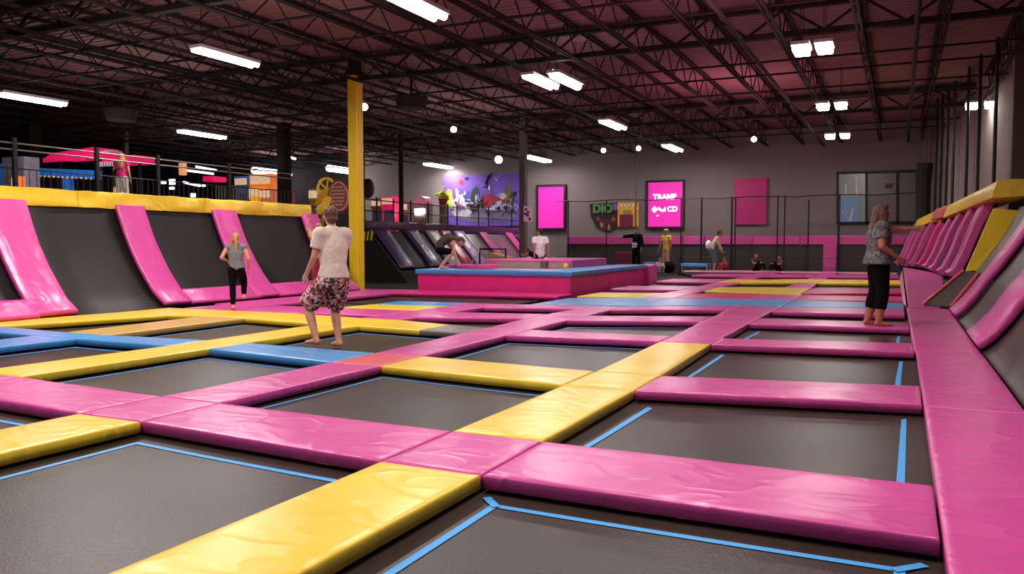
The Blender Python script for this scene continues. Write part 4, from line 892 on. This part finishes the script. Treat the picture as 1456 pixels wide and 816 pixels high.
# ------------------------------------------------------------------ purple wall at the back left
PP = [(0,.28), (.15,.5), (.5,.9), (.85,1.3), (1.12,1.64)]
XP = -15.85; fp = lambda u, y: XP-u
tag(MB().hexa([(XP-.02,24,FZ),(XP-1.4,24,FZ),(XP-1.4,37,FZ),(XP-.02,37,FZ),(XP-.1,24,.2),(XP-1.4,24,1.5),(XP-1.4,37,1.5),(XP-.1,37,.2)]).build('plinth', FRAME), 'black base under the far purple-capped sloping wall', 'wall base')
ribs = [(24.2,PURP,'dark purple'), (26.2,PURP,'purple'), (27.7,PALE,'pale grey'), (28.7,RED,'red ribbed'), (29.9,LILAC,'lilac'), (32.2,PINK,'pink'), (34.9,PINK,'last pink')]
for i, (yv, m, w) in enumerate(ribs):
    tag(sweep(PP, yv, yv+(.9 if i < 5 else .7), fp, .0, .08, amp=.01).build('slope_pad', m, None, True), f'{w} sloping pad on the far purple-capped wall, {ORD[i]} from left', 'slope pad', 'far wall slope pads')
for i in range(6):
    y0 = ribs[i][0]+.6; y1 = ribs[i+1][0]+.1
    t = thing('sloped_trampoline', f'dark wall trampoline right of the {ribs[i][2]} far pad, {ORD[i]} from left', 'wall trampoline', (XP, y0, FZ), 'far wall trampolines')
    sweep(PP, y0, y1, fp, -.04, .03).build('bed', GLOSS if i >= 4 else WBED, t, True)
    MB().bar((XP-1.1, y0, 1.6), (XP-1.1, y1, 1.6), .05).build('frame', FRAME, t)
capseg([(-17.0, 23.8, 1.98), (-17.0, 30, 1.95)], CS, 'cap_pad', DPURP, 'dark purple cap pad on the far sloping wall, left half', group='purple cap pads')
capseg([(-17.0, 30.02, 1.95), (-17.0, 36.6, 1.9)], CS, 'cap_pad', PURP, 'purple cap pad on the far sloping wall, right half', group='purple cap pads')
tag(MB().hexa([(-15.3,23.9,FZ),(-19.5,23.9,FZ),(-19.5,24.0,FZ),(-15.3,24.0,FZ),(-17.0,23.9,1.7),(-19.5,23.9,1.7),(-19.5,24.0,1.7),(-17.0,24.0,1.7)]).build('end_panel', mat('near black panel', (20,16,17), .8)), 'black end panel beside the yellow column', 'end panel')
t = thing('striped_sign', 'small black and yellow striped sign right of the yellow column', 'sign', W(522, 345, 1, 23.8))
o, (x0, x1, z0, z1) = panelY(516, 329, 532, 342, 23.85, .03, FRAME, 'board', t); b = MB()
for k in range(3): xx = x0+(k+.5)*(x1-x0)/3; b.hexa([(xx-.05,23.79,z0),(xx+.01,23.79,z0),(xx+.01,23.82,z0),(xx-.05,23.82,z0),(xx,23.79,z1),(xx+.07,23.79,z1),(xx+.07,23.82,z1),(xx,23.82,z1)])
b.build('yellow_stripes', YC, t)
t = thing('railing', 'black post railing above the far purple wall', 'railing', (-17.3, 30, FZ))
for yv in (23.9, 25.0, 26.1, 27.3, 28.6, 30.2, 31.0, 33.0, 34.0, 36.5): MB().tube([(-17.35, yv, FZ), (-17.35, yv, 2.85)], .035, 6).build('post', BLACK, t)
for z in (2.75, 2.35): MB().tube([(-17.35, 23.5, z), (-17.35, 37, z-.05)], .022, 6).build('rail', BLACK, t)
tag(MB().tube([(-18.9, 29.0, FZ), (-18.9, 29.0, 6.2)], .1, 8).build('pole', GIRD), 'tall dark pole behind the purple wall left of the mural', 'pole')
# small black frame with yellow net behind the platform
t = thing('goal_frame', 'small black tube frame with yellow netting in front of the far wall', 'frame', W(700, 372, 1, 25.5))
a_, b_ = W(682, 354, 1, 25.5), W(719, 354, 1, 25.5); c_ = W(719, 372, 1, 25.5)
MB().tube([a_, b_, (b_.x, 25.5, FZ)], .035, 6).build('bar', BLACK, t); MB().tube([a_, (a_.x, 25.5, FZ)], .035, 6).build('bar', BLACK, t)
MB().hexa([(a_.x+.15,25.6,FZ),(b_.x,25.6,FZ),(b_.x,26.3,FZ),(a_.x+.15,26.3,FZ),(a_.x+.3,25.6,.85),(b_.x-.05,25.6,.7),(b_.x-.05,26.2,.7),(a_.x+.3,26.2,.85)]).build('netting', mat('yellow net', (190,158,92), .8, var=.4, vscale=20), t)
t = thing('hoop', 'thin pinkish hoop on a stand beside the bent person', 'hoop', W(675, 385, 1, 19.4))
c_ = W(675, 356, 1, 19.4); MB().tube([c_+Vector((.13*math.cos(a), 0, .17*math.sin(a))) for a in [k*2*PI/24 for k in range(25)]], .012, 6).build('ring', LILAC, t)
MB().tube([c_+Vector((0,0,-.17)), (c_.x-.1, 19.4, .62)], .014, 6).build('stem', LILAC, t)

# ------------------------------------------------------------------ arcade at the far left
def boxpx(name, px0, py0, px1, py1, Y, dep, m, label, cat, group=None, bevel=.02, floor=False):
    a, b = W(px0, py1, 1, Y), W(px1, py0, 1, Y); z0 = FZ if floor else a.z; h = b.z-z0
    if not floor or name != 'arcade_cabinet': return tag(MB().box((a.x, Y, z0), (b.x, Y+dep, b.z)).build(name, m, bevel=bevel), label, cat, group)
    t = thing(name, label, cat, ((a.x+b.x)/2, Y+dep/2, z0), group)
    P = [(0,0), (0,.42), (-.12,.46), (-.12,.5), (.12,.56), (.22,.84), (.0,.88), (.0,1), (1,1), (1,0)]; n = len(P)
    V = [(x, Y+dep*(.15+.85*u), z0+h*v) for x in (a.x, b.x) for u, v in P]
    MB().add(V, [tuple(range(n)), tuple(range(2*n-1, n-1, -1))]+[(i, (i+1) % n, n+(i+1) % n, n+i) for i in range(n)]).build('cabinet', m, t)
    w = (b.x-a.x)*.1; sc = [(a.x+w,.13,.575), (b.x-w,.13,.575), (b.x-w,.215,.825), (a.x+w,.215,.825)]
    MB().poly([(x, Y+dep*(.15+.85*u)-.01, z0+h*v) for x, u, v in sc]).build('screen', SCR, t)
    MB().box((a.x+w*.5, Y+dep*.15-.02, z0+h*.9), (b.x-w*.5, Y+dep*.15, z0+h*.98)).build('marquee', MRQ, t)
    return t
SCR = mat('cabinet screen', (40, 46, 70), .2, emit=.4); MRQ = mat('cabinet marquee', (250, 214, 170), .4, emit=.4, var=.5, vscale=6)
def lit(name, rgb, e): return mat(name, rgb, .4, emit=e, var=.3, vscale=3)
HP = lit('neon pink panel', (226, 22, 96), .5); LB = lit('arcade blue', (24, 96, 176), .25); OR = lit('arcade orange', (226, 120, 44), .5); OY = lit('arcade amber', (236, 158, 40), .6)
# pink awnings with fringe
for i, (p0, p1, zt, zb) in enumerate([((62,222),(125,228),208,226), ((137,222),(182,220),219,232)]):
    t = thing('awning', ['hot pink awning over the left arcade, longer one', 'hot pink awning over the left arcade, right above the small girl'][i], 'awning', W(p0[0], zb, 1, 17.5))
    a, b_ = W(p0[0], zb, 1, 17.5), W(p1[0], zt, 1, 17.5)
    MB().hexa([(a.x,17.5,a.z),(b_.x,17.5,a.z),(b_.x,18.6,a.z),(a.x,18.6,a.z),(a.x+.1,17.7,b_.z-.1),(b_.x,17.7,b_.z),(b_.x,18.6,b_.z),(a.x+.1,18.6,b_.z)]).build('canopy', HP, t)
    f = MB(); k = a.x
    while k < b_.x-.1: f.box((k, 17.48, a.z-.12), (k+.07, 17.5, a.z+.02)); k += .12
    f.build('fringe', WHITE if i else HP, t)
    l_ = MB()
    for x in (a.x+.1, b_.x-.1): l_.tube([(x, 18.0, FZ), (x, 18.0, a.z+.05)], .05, 6)
    l_.build('posts', FRAME, t)
a, b_ = W(92, 222, 1, 17.4), W(134, 215, 1, 17.4)
tag(MB().hexa([(b_.x-.6,17.9,a.z+.1),(b_.x,17.9,a.z+.1),(b_.x,18.4,a.z+.1),(b_.x-.6,18.4,a.z+.1),(b_.x-.75,17.9,b_.z),(b_.x-.05,17.9,b_.z+.1),(b_.x,18.4,b_.z+.1),(b_.x-.6,18.4,b_.z)]).build('white_flag', WHITE), 'white cloth shape on top of the pink awnings', 'cloth')
t = thing('blue_beam_ride', 'blue beam with yellow lights on a blue post, left arcade', 'arcade ride', W(97, 275, 1, 17))
a, b_ = W(56, 245, 1, 17), W(141, 249, 1, 17); MB().bar(a, b_, .22, .26).build('beam', LB, t); c_ = W(97, 252, 1, 17); MB().box((c_.x-.13, 16.9, FZ), (c_.x+.13, 17.1, c_.z)).build('post', LB, t)
f = MB(); 
for k in range(14): p = a.lerp(b_, k/13)+Vector((0,-.12,-.12)); f.ball(p, .03, n=4)
f.build('lights', OY, t)
boxpx('booth', 4, 222, 34, 275, 16.3, .5, mat('pale booth', (150, 146, 156), .6, var=.2), 'pale grey booth at the far left edge', 'booth', floor=True)
boxpx('booth', -12, 232, 2, 275, 17.6, .6, LB, 'blue lit booth cut by the left picture edge', 'booth', floor=True)
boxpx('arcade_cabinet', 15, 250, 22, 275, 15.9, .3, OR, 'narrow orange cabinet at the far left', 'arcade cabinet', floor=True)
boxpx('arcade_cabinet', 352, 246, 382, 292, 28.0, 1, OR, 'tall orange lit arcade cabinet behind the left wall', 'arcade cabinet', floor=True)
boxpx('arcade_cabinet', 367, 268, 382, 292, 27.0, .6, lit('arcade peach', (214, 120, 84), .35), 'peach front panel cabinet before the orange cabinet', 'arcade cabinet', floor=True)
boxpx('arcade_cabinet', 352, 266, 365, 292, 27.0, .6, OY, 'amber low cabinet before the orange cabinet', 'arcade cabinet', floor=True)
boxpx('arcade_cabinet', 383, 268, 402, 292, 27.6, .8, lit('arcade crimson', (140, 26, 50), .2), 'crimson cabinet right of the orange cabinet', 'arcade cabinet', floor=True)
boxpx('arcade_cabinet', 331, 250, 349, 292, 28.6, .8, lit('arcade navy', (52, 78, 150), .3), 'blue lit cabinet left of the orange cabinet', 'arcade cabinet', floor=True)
boxpx('arcade_cabinet', 160, 265, 170, 290, 15.5, .3, OY, 'small amber box left of the small girl', 'arcade cabinet', floor=True)
boxpx('hanging_sign', 254, 231, 260, 249, 24, .2, lit('sign peach', (222, 150, 96), .6), 'narrow orange hanging sign over the left arcade', 'sign')
boxpx('canopy', 288, 250, 302, 258, 26, .8, HP, 'small red canopy over the arcade middle', 'canopy')
# picket fence before the cabinets
t = thing('picket_fence', 'grey metal picket fence in front of the orange cabinet', 'fence', W(335, 290, 1, 26)); a, b_ = W(306, 266, 1, 26), W(352, 266, 1, 26); f = MB(); x = a.x
while x < b_.x: f.box((x, 26, FZ), (x+.06, 26.03, a.z)); x += .16
f.box((a.x, 25.98, a.z), (b_.x, 26.05, a.z+.05)); f.build('pickets', mat('fence grey', (120, 114, 112), .5), t)
# distant tubes of the arcade
for i, (px0, py0, px1, py1) in enumerate([(279,237,307,242), (263,242,303,247), (261,259,278,263), (229,258,234,261), (240,255,247,262), (240,266,246,269), (271,275,276,280), (280,262,283,265), (287,262,290,265), (408,222,420,226), (418,253,446,258)]):
    if i == 10: continue
    Yv = 30; a, b_ = W(px0, py0, 1, Yv), W(px1, py1, 1, Yv)
    nm = ['upper long violet-white tube', 'lower long white tube', 'short bright violet tube', 'tiny lit sign leftmost', 'square lit panel', 'small lit panel below the square one', 'small white lit panel lowest', 'left one of two tiny round lamps', 'right one of two tiny round lamps', 'tube beside the thick black post'][i]
    z0, z1 = sorted((a.z, b_.z))
    t = thing('arcade_light', f'{nm} glowing in the dark left arcade', 'arcade light', (a+b_)/2, 'arcade lights'); mm = mat('arcade tube', (226, 214, 255), .5, emit=3.5)
    (MB().tube([a, b_], .055, 6) if px1-px0 > 11 else MB().box((a.x, Yv, z0), (b_.x, Yv+.1, z1))).build('lit_tube', mm, t); c_ = (a+b_)/2
    if i in (4, 5, 6): MB().box((c_.x-.04, Yv+.1, FZ), (c_.x+.04, Yv+.16, z1)).build('post', GIRD, t)
    else: MB().tube([(c_.x, Yv+.05, z1-.05), (c_.x, Yv+.05, 6.3)], .01, 5).build('hanging_wire', GIRD, t)
# yellow wheel ride
t = thing('wheel_ride', 'yellow spoked wheel ride with brown oval sign left of the yellow column', 'arcade ride', W(465, 330, 1, 22)); YR = 22.0
RC = lit('ride yellow', (226, 172, 36), .2); c_ = W(464, 269, 1, YR)
b = MB(); rw = .36
b.tube([c_+Vector((rw*math.cos(a), 0, rw*math.sin(a))) for a in [k*2*PI/28 for k in range(29)]], .05, 6)
for k in range(3): a = k*PI/3+.3; b.tube([c_-Vector((rw*math.cos(a), 0, rw*math.sin(a))), c_+Vector((rw*math.cos(a), 0, rw*math.sin(a)))], .03, 5)
b.build('wheel', RC, t)
oc = W(483, 279, 1, YR-.1); b = MB(); n = 28
def oval(rx, rz, y, mi): b.poly([(oc.x+rx*math.cos(k*2*PI/n)-.25*rx*math.sin(k*2*PI/n)*.3, y, oc.z+rz*math.sin(k*2*PI/n)) for k in range(n)], mi)
oval(.46, .56, YR-.11, 0); oval(.39, .48, YR-.13, 1); oval(.34, .43, YR-.15, 2)
rr = random.Random(3)
for row in range(6):
    z = oc.z+.29-row*.115; hw = .28*math.sqrt(max(.1, 1-((z-oc.z)/.43)**2)); x = oc.x-hw
    while x < oc.x+hw-.05: w = rr.uniform(.04, .1); b.box((x, YR-.17, z-.02), (x+w, YR-.16, z+.03), 3); x += w+.03
b.build('oval_sign', [lit('sign red', (126, 22, 26), .1), WHITE, lit('sign brown', (150, 62, 34), .15), WHITE], t)
p = [W(441, 303, 1, YR-.2), W(452, 301, 1, YR-.2), W(462, 293, 1, YR-.2), W(468, 280, 1, YR-.2)]
MB().tube(p, [.06, .13, .15, .1], 10).build('chute', RC, t, True); MB().tube([W(450,292,1,YR), W(458,278,1,YR), W(470,268,1,YR)], [.08, .14, .08], 8).build('yellow_body', lit('ride gold', (196, 150, 40), .15), t, True)
MB().box((c_.x-.1, YR, FZ), (c_.x+.1, YR+.15, c_.z)).build('post', GIRD, t)
boxpx('arcade_cabinet', 437, 268, 449, 296, 23, .5, lit('cabinet ochre', (150, 106, 52), .15), 'ochre cabinet left of the yellow spoked wheel', 'arcade cabinet', floor=True)
# machines behind the purple wall
boxpx('arcade_cabinet', 541, 279, 557, 304, 33, .6, HP, 'pink arcade cabinet behind the far railing', 'arcade cabinet', floor=True)
boxpx('arcade_cabinet', 526, 282, 540, 306, 34, .6, lit('cabinet rust', (120, 70, 48), .15), 'rust coloured cabinet left of the pink cabinet', 'arcade cabinet', floor=True)
boxpx('arcade_cabinet', 565, 288, 578, 304, 34, .6, lit('cabinet pale', (150, 140, 140), .1), 'pale speckled machine right of the pink cabinet', 'arcade cabinet', floor=True)
t = thing('arch_machine', 'machine with arched pink top right of the pale speckled one', 'arcade machine', W(597, 310, 1, 34)); a, b_ = W(588, 312, 1, 34), W(606, 283, 1, 34)
MB().box((a.x, 34, FZ), (b_.x, 34.6, b_.z-.2)).build('cabinet', mat('machine grey', (120, 110, 108), .6), t); MB().tube([((a.x+b_.x)/2, 34, b_.z-.2), ((a.x+b_.x)/2, 34.6, b_.z-.2)], (b_.x-a.x)/2, 16).build('arched_top', lit('arch pink', (196, 110, 140), .3), t); MB().box((a.x+.1, 33.95, b_.z-.75), (b_.x-.1, 34, b_.z-.45)).build('lit_screen', HALO, t)
t = thing('potted_plant', 'yellow-green bushy plant in maroon pot before the mural', 'plant', W(630, 292, 1, 36.5)); c_ = W(630, 284, 1, 36.5)
MB().tube([(c_.x, 36.5, FZ), (c_.x, 36.5, c_.z-.25)], .2, 10).build('stand', mat('brown stand', (104, 84, 72), .7), t); MB().tube([(c_.x, 36.5, c_.z-.25), (c_.x, 36.5, c_.z+.05)], [.18, .24], 12).build('pot', MARC, t)
f = MB(); rr = random.Random(5)
for k in range(60):
    p = Vector((c_.x+rr.gauss(0, .14), 36.5+rr.gauss(0, .12), c_.z+.02+abs(rr.gauss(.2, .14)))); f.ball(p, rr.uniform(.04, .08), n=4)
f.build('foliage', mat('lime leaves', (170, 180, 50), .7, var=.3, vscale=8), t)
tag(MB().ball(W(523, 268, 1, 33), (.35, .3, .5), n=8).build('hanging_figure', mat('dark prop', (60, 54, 58), .7), None, True), 'dark rounded hanging prop right of the yellow column', 'prop')
a_ = W(749, 303, 1, 29.7); t = thing('notice', 'small pink and white notice on the grey column', 'notice', a_)
o, (x0, x1, z0, z1) = panelY(745, 293, 757, 315, 29.84, .03, mat('notice pink', (222, 160, 186), .6, emit=.1), 'board', t); b = MB(); rr = random.Random(9)
for k in range(5): x = rr.uniform(x0+.03, x1-.12); z = rr.uniform(z0+.03, z1-.12); b.box((x, 29.79, z), (x+.09, 29.805, z+.09))
b.build('marks', BLACK, t)

# ------------------------------------------------------------------ world and view
w = bpy.data.worlds.new('world'); S.world = w; w.use_nodes = True
w.node_tree.nodes['Background'].inputs['Color'].default_value = (1, .8, .78, 1); w.node_tree.nodes['Background'].inputs['Strength'].default_value = .09
S.view_settings.view_transform = 'Standard'; S.view_settings.look = 'None'; S.view_settings.exposure = .38
